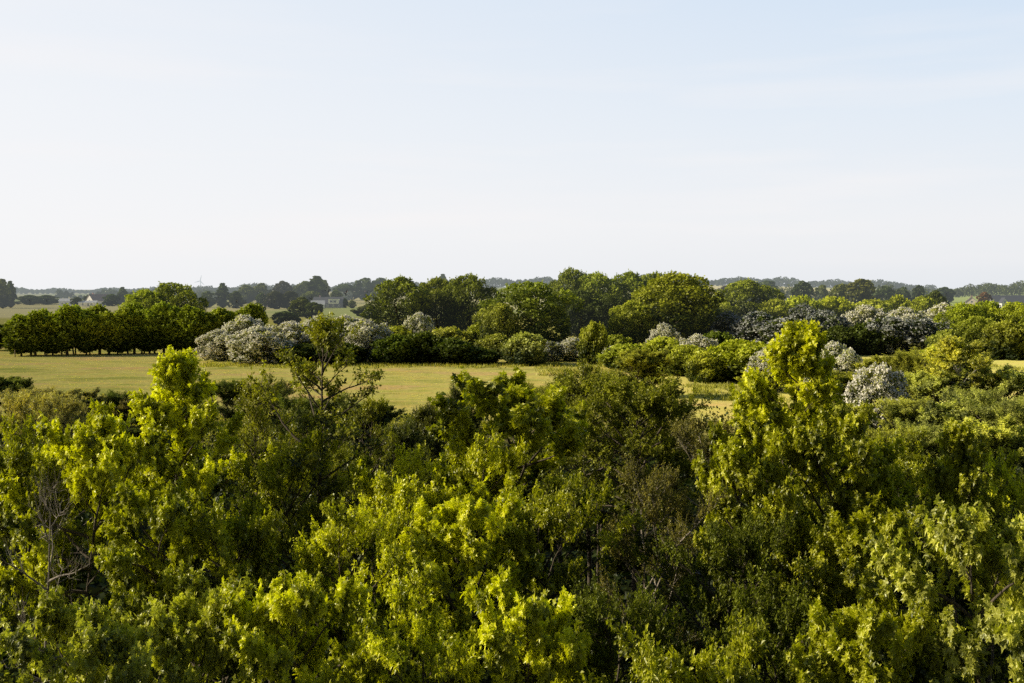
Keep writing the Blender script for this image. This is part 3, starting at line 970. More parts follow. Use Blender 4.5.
# ------------------------------------------------------------------ farther trees
FB = (0.055, 0.075, 0.035)
FO = (0.10, 0.115, 0.045)
FAR = [
    ('fartall', 3, 279, 16, 620, 'tall twin topped tree at the left picture edge on the skyline', FO, .26),
    ('fartall', 11, 281, 11, 640, 'slimmer tall tree beside the twin topped one at the left picture edge', FB, .26),
    ('far', 30, 295, 26, 760, 'low dark tree clump behind the straw field, left part', FB, .26),
    ('far', 47, 295, 24, 780, 'low dark tree clump behind the straw field, right part', FB, .26),
    ('far', 77, 297, 12, 700, 'small round tree between the long shed and the white gabled house', FB, .2),
    ('far', 90, 295, 12, 760, 'small round tree just behind the white gabled house', FB, .25),
    ('far', 112, 294, 16, 700, 'tree at the right side of the white gabled house', FB, .22),
    ('fartall', 123, 287, 11, 740, 'narrow tree sticking up over the ones beside the gabled house', FB, .28),
    ('far', 134, 292, 20, 760, 'tree behind the hedgerow between the narrow tree and the lower oak', FB, .28),
    ('far', 208, 291, 16, 640, 'first dark tree right of the domed oak on the skyline', FB, .25),
    ('fartall', 223, 283, 14, 640, 'pointed tall tree right of the domed oak', FB, .25),
    ('far', 236, 291, 16, 620, 'round tree right of the pointed tall tree', FB, .22),
    ('far', 246, 285, 20, 820, 'broad pale tree behind the round one right of the pointed tree', FO, .32),
    ('far', 262, 283, 18, 820, 'pale tree above the small white gable', FO, .32),
    ('far', 283, 281, 18, 830, 'dark reddish topped tree on the skyline above the hedge block', (0.05, 0.045, 0.04), .3),
    ('far', 300, 284, 18, 840, 'pale tree between the reddish and the tallest skyline trees', FO, .32),
    ('fartall', 317, 276, 22, 850, 'tallest tree on the skyline above the long farmhouse', FB, .28),
    ('fartall', 325, 280, 12, 870, 'slim tree at the right side of the tallest skyline tree', FO, .32),
    ('far', 306, 281, 18, 860, 'tree at the left side of the tallest skyline tree', FO, .32),
    ('far', 346, 284, 26, 1050, 'low tree left of the red roofs on the skyline', FB, .36),
    ('far', 366, 278, 24, 1080, 'domed tree on the skyline above the red roofs', FB, .36),
    ('far', 381, 278, 26, 1090, 'second domed tree on the skyline, right of the red roofs', FB, .38),
    ('far', 377, 288, 12, 900, 'small tree at the right end of the red roofed cottages', FO, .3),
    ('far', 262, 293, 12, 640, 'small tree in front of the small white gable', FB, .22),
    ('far', 275, 291, 20, 600, 'dark tree of the hedge block in front of the brick cottage', (0.05, 0.055, 0.03), .2),
    ('far', 290, 291, 20, 600, 'dark tree at the right of the hedge block in front of the brick cottage', (0.05, 0.055, 0.03), .2),
    ('far', 302, 297, 22, 430, 'round olive tree in the far meadow, left of two', (0.10, 0.11, 0.03), .10),
    ('far', 314, 302, 22, 400, 'round dark tree in the far meadow, right of two', (0.06, 0.075, 0.02), .10),
    ('far', 285, 311, 26, 330, 'low bush in the far meadow behind the hawthorn line', FB, .08),
    ('far', 344, 298, 10, 640, 'small dark tree right of the long farmhouse', FB, .18),
    ('far', 352, 300, 8, 620, 'small pale tree at the end of the farmhouse garden', FO, .18),
    ('far', 336, 290, 14, 800, 'tree between the farmhouse and the red roofs', FB, .26),
    ('far', 312, 291, 20, 760, 'long pale tree behind the roof of the farmhouse', FO, .26),
    ('far', 368, 305, 30, 420, 'pale scrub tree left of the dark oak clump', FO, .1),
    ('far', 258, 303, 16, 330, 'green tree behind the hawthorns at the right end of the hedgerow', OAK, .06),
    ('far', 802, 281, 22, 560, 'dark upright tree on the skyline above the right hand hawthorns', FB, .18),
    ('far', 822, 285, 16, 600, 'pale pointed tree right of the dark upright one', FO, .22),
    ('far', 842, 284, 30, 520, 'olive tree left of the tall olive one on the skyline', (0.11, 0.12, 0.04), .16),
    ('far', 860, 279, 34, 500, 'tall broad olive tree on the skyline above the right hand hawthorns', (0.12, 0.125, 0.035), .15),
    ('far', 884, 286, 22, 560, 'dark tree right of the tall broad olive one', FB, .2),
    ('far', 903, 287, 16, 600, 'round tree left of the gap in the skyline', FB, .2),
    ('far', 918, 285, 14, 560, 'small round topped tree at the gap in the skyline', FB, .2),
    ('far', 944, 287, 20, 860, 'dark tree at the left end of the wood above the farm', FB, .26),
    ('far', 772, 287, 26, 520, 'pale tree behind the dark round tree right of the spreading oak', FO, .2),
    ('far', 728, 285, 26, 620, 'purple brown tree between the spreading oak and the dark round tree', (0.055, 0.045, 0.045), .28),
    ('far', 698, 277, 20, 700, 'domed tree on the skyline just right of the spreading oak', FB, .32),
    ('far', 767, 281, 34, 720, 'wide low tree on the skyline right of the dark round tree', FB, .3),
    ('far', 984, 292, 14, 560, 'red brown leaved tree beside the cream gable of the farm', (0.15, 0.075, 0.05), .2),
    ('fartall', 443, 274, 11, 1500, 'small dark tree poking over the top of the oak clump', FB, .4),
]
for kind, px, top, w, Y, label, colr, hz_ in FAR:
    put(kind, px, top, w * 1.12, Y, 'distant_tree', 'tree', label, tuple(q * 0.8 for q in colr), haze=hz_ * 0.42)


# far woods that read as one mass
def wood_mass(name, label, spec, step, color, hz_, size=1.3, th=(11, 16), per=110):
    rg = np.random.default_rng(len(name) + len(spec) + abs(int(spec[0][0])) + 7)
    pos, nd, tn = [], [], []
    for (p0, p1, Ya, Yb, z_off, rows) in spec:
        for r_ in range(rows):
            Y0 = Ya + (Yb - Ya) * r_ / max(1, rows)
            pxs = np.arange(p0, p1, step * 1000 / Y0)
            for px in pxs:
                Yt = Y0 + rg.uniform(-25, 25)
                x = X(px + rg.uniform(-1, 1), Yt)
                gz = float(ground_z(x, Yt))
                hh = rg.uniform(*th) * (1 + 0.18 * math.sin(px * 0.13) + 0.12 * math.sin(px * 0.05 + 1)) + z_off
                rr = rg.uniform(0.32, 0.46) * hh
                d = nrm(rg.normal(0, 1, (per, 3)) + [0, -0.35, 0.3])
                q = 1 + 0.2 * np.sin(d[:, 0] * 6 + px) * np.cos(d[:, 2] * 5)
                p = np.array([x, Yt, gz + hh * 0.52]) + d * (np.array([rr, rr, hh * 0.5]) * (q * rg.uniform(0.8, 1.05, per))[:, None])
                pos.append(p)
                nd.append(nrm(d + rg.normal(0, 0.4, (per, 3))))
                tn.append(np.clip(rg.normal(0.45, 0.2, per) + 0.25 * d[:, 2] + rg.normal(0, 0.15), 0, 1))
    pos, nd, tn = map(np.concatenate, (pos, nd, tn))
    V, Fc, t2 = scatter_leaves(pos, rg.normal(0, 1, pos.shape), nd, size * rg.uniform(0.6, 1.3, len(pos)), TUFT, tn)
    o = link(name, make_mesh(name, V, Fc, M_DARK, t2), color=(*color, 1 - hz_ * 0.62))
    bare(o, label, 'woods', kind='stuff')


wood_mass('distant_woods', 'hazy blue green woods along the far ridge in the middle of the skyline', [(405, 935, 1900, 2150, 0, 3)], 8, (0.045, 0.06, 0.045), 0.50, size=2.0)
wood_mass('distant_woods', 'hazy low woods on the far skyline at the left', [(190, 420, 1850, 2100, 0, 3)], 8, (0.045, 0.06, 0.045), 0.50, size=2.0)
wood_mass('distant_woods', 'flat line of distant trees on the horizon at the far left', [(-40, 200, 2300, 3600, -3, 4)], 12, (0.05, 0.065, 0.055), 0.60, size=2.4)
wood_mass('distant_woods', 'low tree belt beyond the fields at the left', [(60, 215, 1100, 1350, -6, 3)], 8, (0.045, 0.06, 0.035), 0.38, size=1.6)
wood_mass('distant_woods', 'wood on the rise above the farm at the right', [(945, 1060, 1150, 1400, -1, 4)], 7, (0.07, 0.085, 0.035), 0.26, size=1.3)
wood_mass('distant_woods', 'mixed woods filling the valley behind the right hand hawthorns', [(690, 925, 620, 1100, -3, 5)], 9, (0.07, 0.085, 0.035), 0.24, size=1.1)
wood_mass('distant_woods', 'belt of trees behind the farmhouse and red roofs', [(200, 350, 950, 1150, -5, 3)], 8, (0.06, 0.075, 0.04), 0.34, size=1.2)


# ------------------------------------------------------------------ houses
def box_arr(x0, x1, y0, y1, z0, z1):
    V = np.array([[x0, y0, z0], [x1, y0, z0], [x1, y1, z0], [x0, y1, z0], [x0, y0, z1], [x1, y0, z1], [x1, y1, z1], [x0, y1, z1]], float)
    Fq = np.array([[0, 3, 2, 1], [4, 5, 6, 7], [0, 1, 5, 4], [1, 2, 6, 5], [2, 3, 7, 6], [3, 0, 4, 7]])
    return V, Fq


def boxes(name, arr, mat, parent):
    Vs, Fs, n = [], [], 0
    for a in arr:
        V, Fq = box_arr(*a)
        Vs.append(V)
        Fs.append(Fq + n)
        n += 8
    return link(name, make_mesh(name, np.concatenate(Vs), np.concatenate(Fs), mat), parent)


M_WHITEWALL = plain('white_render', (0.78, 0.77, 0.74), haze=0.12)
M_CREAM = plain('cream_render', (0.70, 0.60, 0.50), haze=0.12)
M_BRICK = plain('red_brick', (0.30, 0.12, 0.09), haze=0.2)
M_ROOFRED = plain('red_tiles', (0.36, 0.10, 0.06), haze=0.22, scale=1)
M_ROOFBROWN = plain('brown_tiles', (0.13, 0.06, 0.05), haze=0.18, scale=1)
M_ROOFDARK = plain('dark_slate', (0.05, 0.05, 0.065), haze=0.16, scale=1)
M_GREYSHED = plain('grey_sheeting', (0.42, 0.42, 0.43), haze=0.25, scale=1)
M_WINDOW = plain('dark_window', (0.04, 0.05, 0.06), rough=0.2, haze=0.15)
M_FRAME = plain('window_frame_paint', (0.8, 0.8, 0.78), haze=0.12)
M_DARKWALL = plain('dark_timber_wall', (0.06, 0.055, 0.06), haze=0.15)


def house(px, base, Y, wm, dm, wall_h, roof_h, rz, wall_m, roof_m, label, name='house', nwin=4, chimneys=1, upper=None):
    """long axis along local X, gables at the ends"""
    x = X(px, Y)
    r = bpy.data.objects.new(name, None)
    COL.objects.link(r)
    zz = Z(base, Y)
    gz = float(ground_z(x, Y))
    r.location = (x, Y, gz - 0.1)
    r.rotation_euler = (0, 0, rz)
    bare(r, label, 'house')
    a, b = wm / 2, dm / 2
    V = np.array([[-a, -b, 0], [a, -b, 0], [a, b, 0], [-a, b, 0], [-a, -b, wall_h], [a, -b, wall_h], [a, b, wall_h], [-a, b, wall_h], [-a, 0, wall_h + roof_h], [a, 0, wall_h + roof_h]], float)
    me = make_mesh('wall', V, [np.array([[0, 1, 5, 4], [2, 3, 7, 6]]), np.array([[1, 2, 6, 9, 5], [3, 0, 4, 8, 7]])], wall_m)
    link('wall', me, r)
    ov, th = 0.35, 0.22
    sl = roof_h / b
    for sgn in (-1, 1):
        e0 = np.array([0, sgn * (b + ov), wall_h - ov * sl + 0.02])
        e1 = np.array([0, 0, wall_h + roof_h + 0.02])
        V = []
        for xx in (-a - ov, a + ov):
            for e in (e0, e1):
                V.append([xx, e[1], e[2]])
                V.append([xx, e[1], e[2] + th])
        V = np.array(V)
        Fq = np.array([[0, 1, 3, 2], [4, 6, 7, 5], [0, 4, 5, 1], [2, 3, 7, 6], [1, 5, 7, 3], [0, 2, 6, 4]])
        link('roof_slope', make_mesh('roof_slope', V, Fq, roof_m), r)
    for c in range(chimneys):
        cx = -a * 0.6 + c * a * 1.2
        boxes('chimney', [(cx - .45, cx + .45, -.4, .4, wall_h + roof_h - .6, wall_h + roof_h + 1.1), (cx - .52, cx + .52, -.47, .47, wall_h + roof_h + 1.1, wall_h + roof_h + 1.22)], M_BRICK, r)
    wz = min(1.0, wall_h * 0.35)
    for k in range(nwin):
        cx = -a + (k + 0.5) * wm / nwin
        f = boxes('window', [(cx - .62, cx + .62, -b - .05, -b - .003, wz - .06, wz + 1.26)], M_FRAME, r)
        boxes('pane', [(cx - .52, cx - .04, -b - .07, -b - .053, wz + .04, wz + 1.16), (cx + .04, cx + .52, -b - .07, -b - .053, wz + .04, wz + 1.16)], M_WINDOW, f)
    # a window in each gable
    for sgn in (-1, 1):
        f = boxes('window', [(sgn * (a + .003) if sgn > 0 else -a - .05, a + .05 if sgn > 0 else -a - .003, -.6, .6, wall_h * 0.9, wall_h * 0.9 + 1.1)], M_FRAME, r)
        boxes('pane', [((a + .053) if sgn > 0 else -a - .07, (a + .07) if sgn > 0 else -a - .053, -.5, .5, wall_h * 0.9 + .1, wall_h * 0.9 + 1.0)], M_WINDOW, f)
    d = boxes('door', [(a * 0.12 - .5, a * 0.12 + .5, -b - .06, -b - .004, 0.1, 2.1)], M_DARKWALL, r)
    if upper:
        # white upper storey strip with a window band
        boxes('dormer', [(upper[0], upper[1], -b - 1.2, -0.3, wall_h - 0.4, wall_h + roof_h * 0.72)], M_WHITEWALL, r)
        boxes('dormer_roof', [(upper[0] - .3, upper[1] + .3, -b - 1.5, 0.0, wall_h + roof_h * 0.722, wall_h + roof_h * 0.80)], M_ROOFDARK, r)
        boxes('dormer_window', [(upper[0] + 1 + q * 2.4, upper[0] + 2.6 + q * 2.4, -b - 1.26, -b - 1.203, wall_h + 0.35, wall_h + roof_h * 0.45) for q in range(int((upper[1] - upper[0]) / 2.4))], M_WINDOW, r)
    return r


house(99, 303, 720, 15, 9, 3.6, 4.6, R(58), M_WHITEWALL, M_ROOFBROWN, 'white gabled house with a brown roof beyond the hedgerow', nwin=3)
house(89, 303, 700, 12, 6, 2.6, 1.2, R(2), M_WHITEWALL, M_GREYSHED, 'low white outbuilding just left of the white gabled house', name='outbuilding', nwin=2, chimneys=0)
house(67, 303, 730, 9, 6, 3.4, 1.6, R(3), M_GREYSHED, M_GREYSHED, 'small grey shed between the low tree clump and a small round tree', name='farm_shed', nwin=2, chimneys=0)
house(1, 303, 760, 8, 6, 3.4, 1.6, R(-10), M_CREAM, M_GREYSHED, 'pale shed at the foot of the tall tree at the left picture edge', name='farm_shed', nwin=1, chimneys=0)
house(329, 305, 640, 19, 8, 3.2, 3.6, R(-4), M_DARKWALL, M_ROOFDARK, 'long dark farmhouse with a white dormer strip in the roof', name='farmhouse', nwin=5, upper=(1.0, 7.5))
house(318, 305, 620, 8, 6, 2.6, 2.2, R(10), M_WHITEWALL, M_GREYSHED, 'white annex with a grey roof left of the long dark farmhouse', name='annex', nwin=2, chimneys=0)
house(267, 303, 700, 9, 7, 3.4, 3.8, R(65), M_WHITEWALL, M_ROOFDARK, 'small white gabled cottage beside the dark hedge block', name='cottage', nwin=2)
house(271, 304, 660, 8, 7, 3.4, 2.8, R(10), M_BRICK, M_ROOFBROWN, 'red brick cottage half hidden by the dark hedge block', name='cottage', nwin=2)
house(347, 294, 1500, 13, 9, 2.8, 5.0, R(-6), M_CREAM, M_ROOFRED, 'red roofed cottage on the rise, left of two', name='cottage', nwin=4, chimneys=1)
house(361, 294, 1520, 15, 9, 2.8, 4.6, R(8), M_BRICK, M_ROOFRED, 'red roofed cottage on the rise, right of two', name='cottage', nwin=3, chimneys=1)
house(971, 300, 640, 8, 7, 3.8, 3.0, R(68), M_CREAM, M_ROOFBROWN, 'cream gabled house at the left end of the farm', name='house', nwin=2)
house(1009, 300, 620, 26, 11, 3.8, 4.2, R(4), M_WHITEWALL, M_ROOFDARK, 'long barn with a dark slate roof at the right picture edge', name='barn', nwin=5, chimneys=0)
house(1003, 300, 600, 4, 3.4, 4.2, 2.6, R(88), M_WHITEWALL, M_ROOFDARK, 'small white gable standing in front of the slate roofed barn', name='porch_house', nwin=1, chimneys=0)

# wind turbine, very far away
t = bpy.data.objects.new('wind_turbine', None)
COL.objects.link(t)
Yt = 2900
t.location = (X(201, Yt), Yt, float(ground_z(X(201, Yt), Yt)))
bare(t, 'pale slender wind turbine on the horizon above the domed oak', 'wind turbine')
M_TURB = plain('turbine_paint', (0.75, 0.77, 0.80), haze=0.95)
hub = Z(281, Yt) - t.location.z
tb = Tubes()
tb.add([[0, 0, 0], [0, 0, hub]], [1.6, 0.9], 10)
link('tower', tb.mesh('tower', M_TURB), t)
nc = boxes('nacelle', [(-1.2, 1.2, -3.0, 2.5, hub - 1.1, hub + 1.1)], M_TURB, t)
for k in range(3):
    a = R(15 + 120 * k)
    d = np.array([math.sin(a), 0, math.cos(a)])
    s_ = np.array([math.cos(a), 0, -math.sin(a)])
    o_ = np.array([0, -3.3, hub])
    V = []
    for u, w_ in ((1.0, 0.7), (4, 1.3), (17, 0.35)):
        for yy_ in (-0.12, 0.12):
            V += [o_ + d * u - s_ * w_ + [0, yy_, 0], o_ + d * u + s_ * w_ + [0, yy_, 0]]
    Fq = []
    for q in range(2):
        b0 = q * 4
        Fq += [[b0, b0 + 1, b0 + 5, b0 + 4], [b0 + 3, b0 + 2, b0 + 6, b0 + 7], [b0 + 1, b0 + 3, b0 + 7, b0 + 5], [b0 + 2, b0, b0 + 4, b0 + 6]]
    link('blade', make_mesh('blade', np.array(V), np.array(Fq), M_TURB), t)

# fence posts at the left of the meadow
M_POST = plain('weathered_post', (0.12, 0.09, 0.06))
for i, px in enumerate([14]):
    Yp = 178
    tb = Tubes()
    tb.add([[0, 0, -0.2], [0.02, 0, 1.35], [0.02, 0, 1.4]], [0.09, 0.085, 0.02], 8)
    o = link('fence_post', tb.mesh('fence_post', M_POST))
    o.location = (X(px, Yp), Yp, float(ground_z(X(px, Yp), Yp)))
    bare(o, 'short wooden post on the meadow in front of the hedgerow end', 'fence post')

# ------------------------------------------------------------------ near trees
BRIGHT = (0.42, 0.44, 0.036)
MIDG = (0.29, 0.31, 0.030)
DARKG = (0.13, 0.15, 0.022)
SMALL = (0.24, 0.25, 0.045)
PALEG = (0.32, 0.34, 0.11)
BROWN = (0.20, 0.18, 0.07)

NP = {}


def nproto(key, H, Rc, m):
    H, Rc = extent(m[1], 0.93)
    H *= 0.985
    NP.setdefault(key, []).append((H, Rc, m))


nproto('tall', 10.0, 2.2, near_tree(1, 10.0, 2.2, base=0.35, limbs=40, subs=7, twigs=7, per=15, leaf=0.118, tmpl=MAPLE, twig_len=0.42, widest=0.5, top_pow=0.95, leader=0.25, spiky=0.35, rise=0.15))
nproto('tall', 10.0, 2.0, near_tree(2, 10.0, 2.0, base=0.35, limbs=42, subs=7, twigs=8, per=16, leaf=0.115, tmpl=MAPLE, twig_len=0.42, widest=0.55, top_pow=0.8, leader=0.2, spiky=0.3, rise=0.1))
nproto('maple', 8.5, 2.3, near_tree(3, 8.5, 2.3, base=0.40, limbs=36, subs=8, twigs=7, per=13, leaf=0.145, tmpl=MAPLE, twig_len=0.40, widest=0.66, top_pow=0.42))
nproto('maple', 8.5, 2.3, near_tree(4, 8.5, 2.3, base=0.40, limbs=34, subs=8, twigs=7, per=13, leaf=0.135, tmpl=MAPLE, twig_len=0.40, widest=0.66, top_pow=0.45, spiky=0.38))
nproto('maple', 8.5, 2.3, near_tree(34, 8.5, 2.3, base=0.40, limbs=34, subs=9, twigs=7, per=13, leaf=0.120, tmpl=MAPLE, twig_len=0.45, widest=0.6, top_pow=0.5, spiky=0.42))
nproto('hazel', 8.0, 2.4, near_tree(5, 8.0, 2.4, base=0.40, limbs=34, subs=8, twigs=8, per=14, leaf=0.115, twig_len=0.45, widest=0.66, top_pow=0.45, spiky=0.36))
nproto('hazel', 8.0, 2.4, near_tree(6, 8.0, 2.4, base=0.40, limbs=34, subs=8, twigs=8, per=15, leaf=0.10, twig_len=0.50, widest=0.66, top_pow=0.40, spiky=0.42))
nproto('hazel', 8.0, 2.4, near_tree(36, 8.0, 2.4, base=0.40, limbs=30, subs=8, twigs=9, per=14, leaf=0.095, twig_len=0.55, widest=0.6, top_pow=0.5, spiky=0.5, rise=0.15))
nproto('dark', 8.5, 2.8, near_tree(7, 8.5, 2.8, base=0.30, limbs=44, subs=8, twigs=8, per=18, leaf=0.085, twig_len=0.45, widest=0.62, top_pow=0.42, spiky=0.3, leafmat=M_DARK, bare=0.05))
nproto('dark', 8.5, 2.8, near_tree(8, 8.5, 2.8, base=0.30, limbs=44, subs=8, twigs=8, per=17, leaf=0.078, twig_len=0.48, widest=0.65, top_pow=0.45, spiky=0.38, leafmat=M_DARK, bare=0.12))
nproto('sparse', 11.0, 1.8, near_tree(41, 11.0, 2.0, base=0.50, limbs=36, subs=6, twigs=6, per=8, leaf=0.10, twig_len=0.34, widest=0.45, top_pow=0.75, spiky=0.45, bare=0.25, rise=0.15, leader=0.05))
nproto('sparse', 9.0, 2.0, near_tree(10, 9.0, 2.0, base=0.40, limbs=40, subs=6, twigs=7, per=10, leaf=0.085, twig_len=0.40, widest=0.60, top_pow=0.6, spiky=0.35, bare=0.05, rise=0.2))
nproto('brown', 8.5, 2.4, near_tree(12, 8.5, 2.4, base=0.25, limbs=34, subs=7, twigs=8, per=13, leaf=0.068, twig_len=0.45, widest=0.55, top_pow=0.5, spiky=0.4, bare=0.12, leafmat=M_DARK, bark=M_PALEBARK, stems=2))
nproto('dead', 7.0, 1.6, near_tree(13, 7.0, 1.6, base=0.25, limbs=20, subs=5, twigs=4, per=2, leaf=0.04, twig_len=0.45, widest=0.35, top_pow=0.8, spiky=0.4, bare=0.93, bark=M_PALEBARK))
nproto('birch', 8.0, 2.4, near_tree(14, 8.0, 2.4, base=0.15, limbs=44, subs=8, twigs=8, per=16, leaf=0.12, twig_len=0.6, widest=0.45, top_pow=0.6, spiky=0.3, bark=M_BIRCH, drooptwig=0.15, droop=0.4, rise=0.7))
nproto('willow', 5.0, 2.2, near_tree(15, 5.0, 2.2, base=0.12, limbs=40, subs=7, twigs=8, per=12, leaf=0.13, tmpl=NARROW, twig_len=0.6, widest=0.5, top_pow=0.4, spiky=0.3, stems=3, bark=M_PALEBARK, rise=0.9))
nproto('willow', 5.0, 2.2, near_tree(16, 5.0, 2.2, base=0.12, limbs=40, subs=7, twigs=8, per=18, leaf=0.13, tmpl=NARROW, twig_len=0.5, widest=0.5, top_pow=0.4, spiky=0.3, stems=3, rise=0.8))
nproto('scrub', 4.5, 2.4, near_tree(21, 4.5, 2.4, base=0.06, limbs=48, subs=7, twigs=8, per=16, leaf=0.13, twig_len=0.5, widest=0.42, top_pow=0.45, spiky=0.35, stems=4, leafmat=M_DARK, rise=0.8))
nproto('scrub', 4.5, 2.4, near_tree(22, 4.5, 2.4, base=0.06, limbs=48, subs=7, twigs=8, per=16, leaf=0.14, tmpl=NARROW, twig_len=0.65, widest=0.42, top_pow=0.45, spiky=0.4, stems=4, leafmat=M_DARK, rise=1.0))


def top_centre(me):
    co = np.empty(len(me.vertices) * 3, dtype=np.float32)
    me.vertices.foreach_get('co', co)
    co = co.reshape(-1, 3)
    hi = co[co[:, 2] > np.percentile(co[:, 2], 55)]
    return hi[:, :2].mean(0)


TOPS = {}


def near(kind, v, px, top, w, Y, name, label, color, rz=None, cat='tree'):
    lst = NP[kind]
    H, Rc, meshes = lst[v % len(lst)]
    gz = float(ground_z(X(px, Y), Y))
    h = Z(top, Y) - gz
    sx = w / 2 * Y / F / Rc
    sz = h / H
    sx = min(max(sx, sz * 0.6), sz * 1.6)
    a = rnd.uniform(0, 6.28) if rz is None else rz
    key = meshes[1].name
    if key not in TOPS:
        TOPS[key] = top_centre(meshes[1])
    tx, ty = TOPS[key] * sx
    x = X(px, Y) - (tx * math.cos(a) - ty * math.sin(a))
    y = Y - (tx * math.sin(a) + ty * math.cos(a))
    k = rnd.uniform(0.92, 1.08)
    return plant(name, cat, label, meshes, x, y, gz - 0.05, a, (sx, sx, sz), tuple(q * k for q in color))


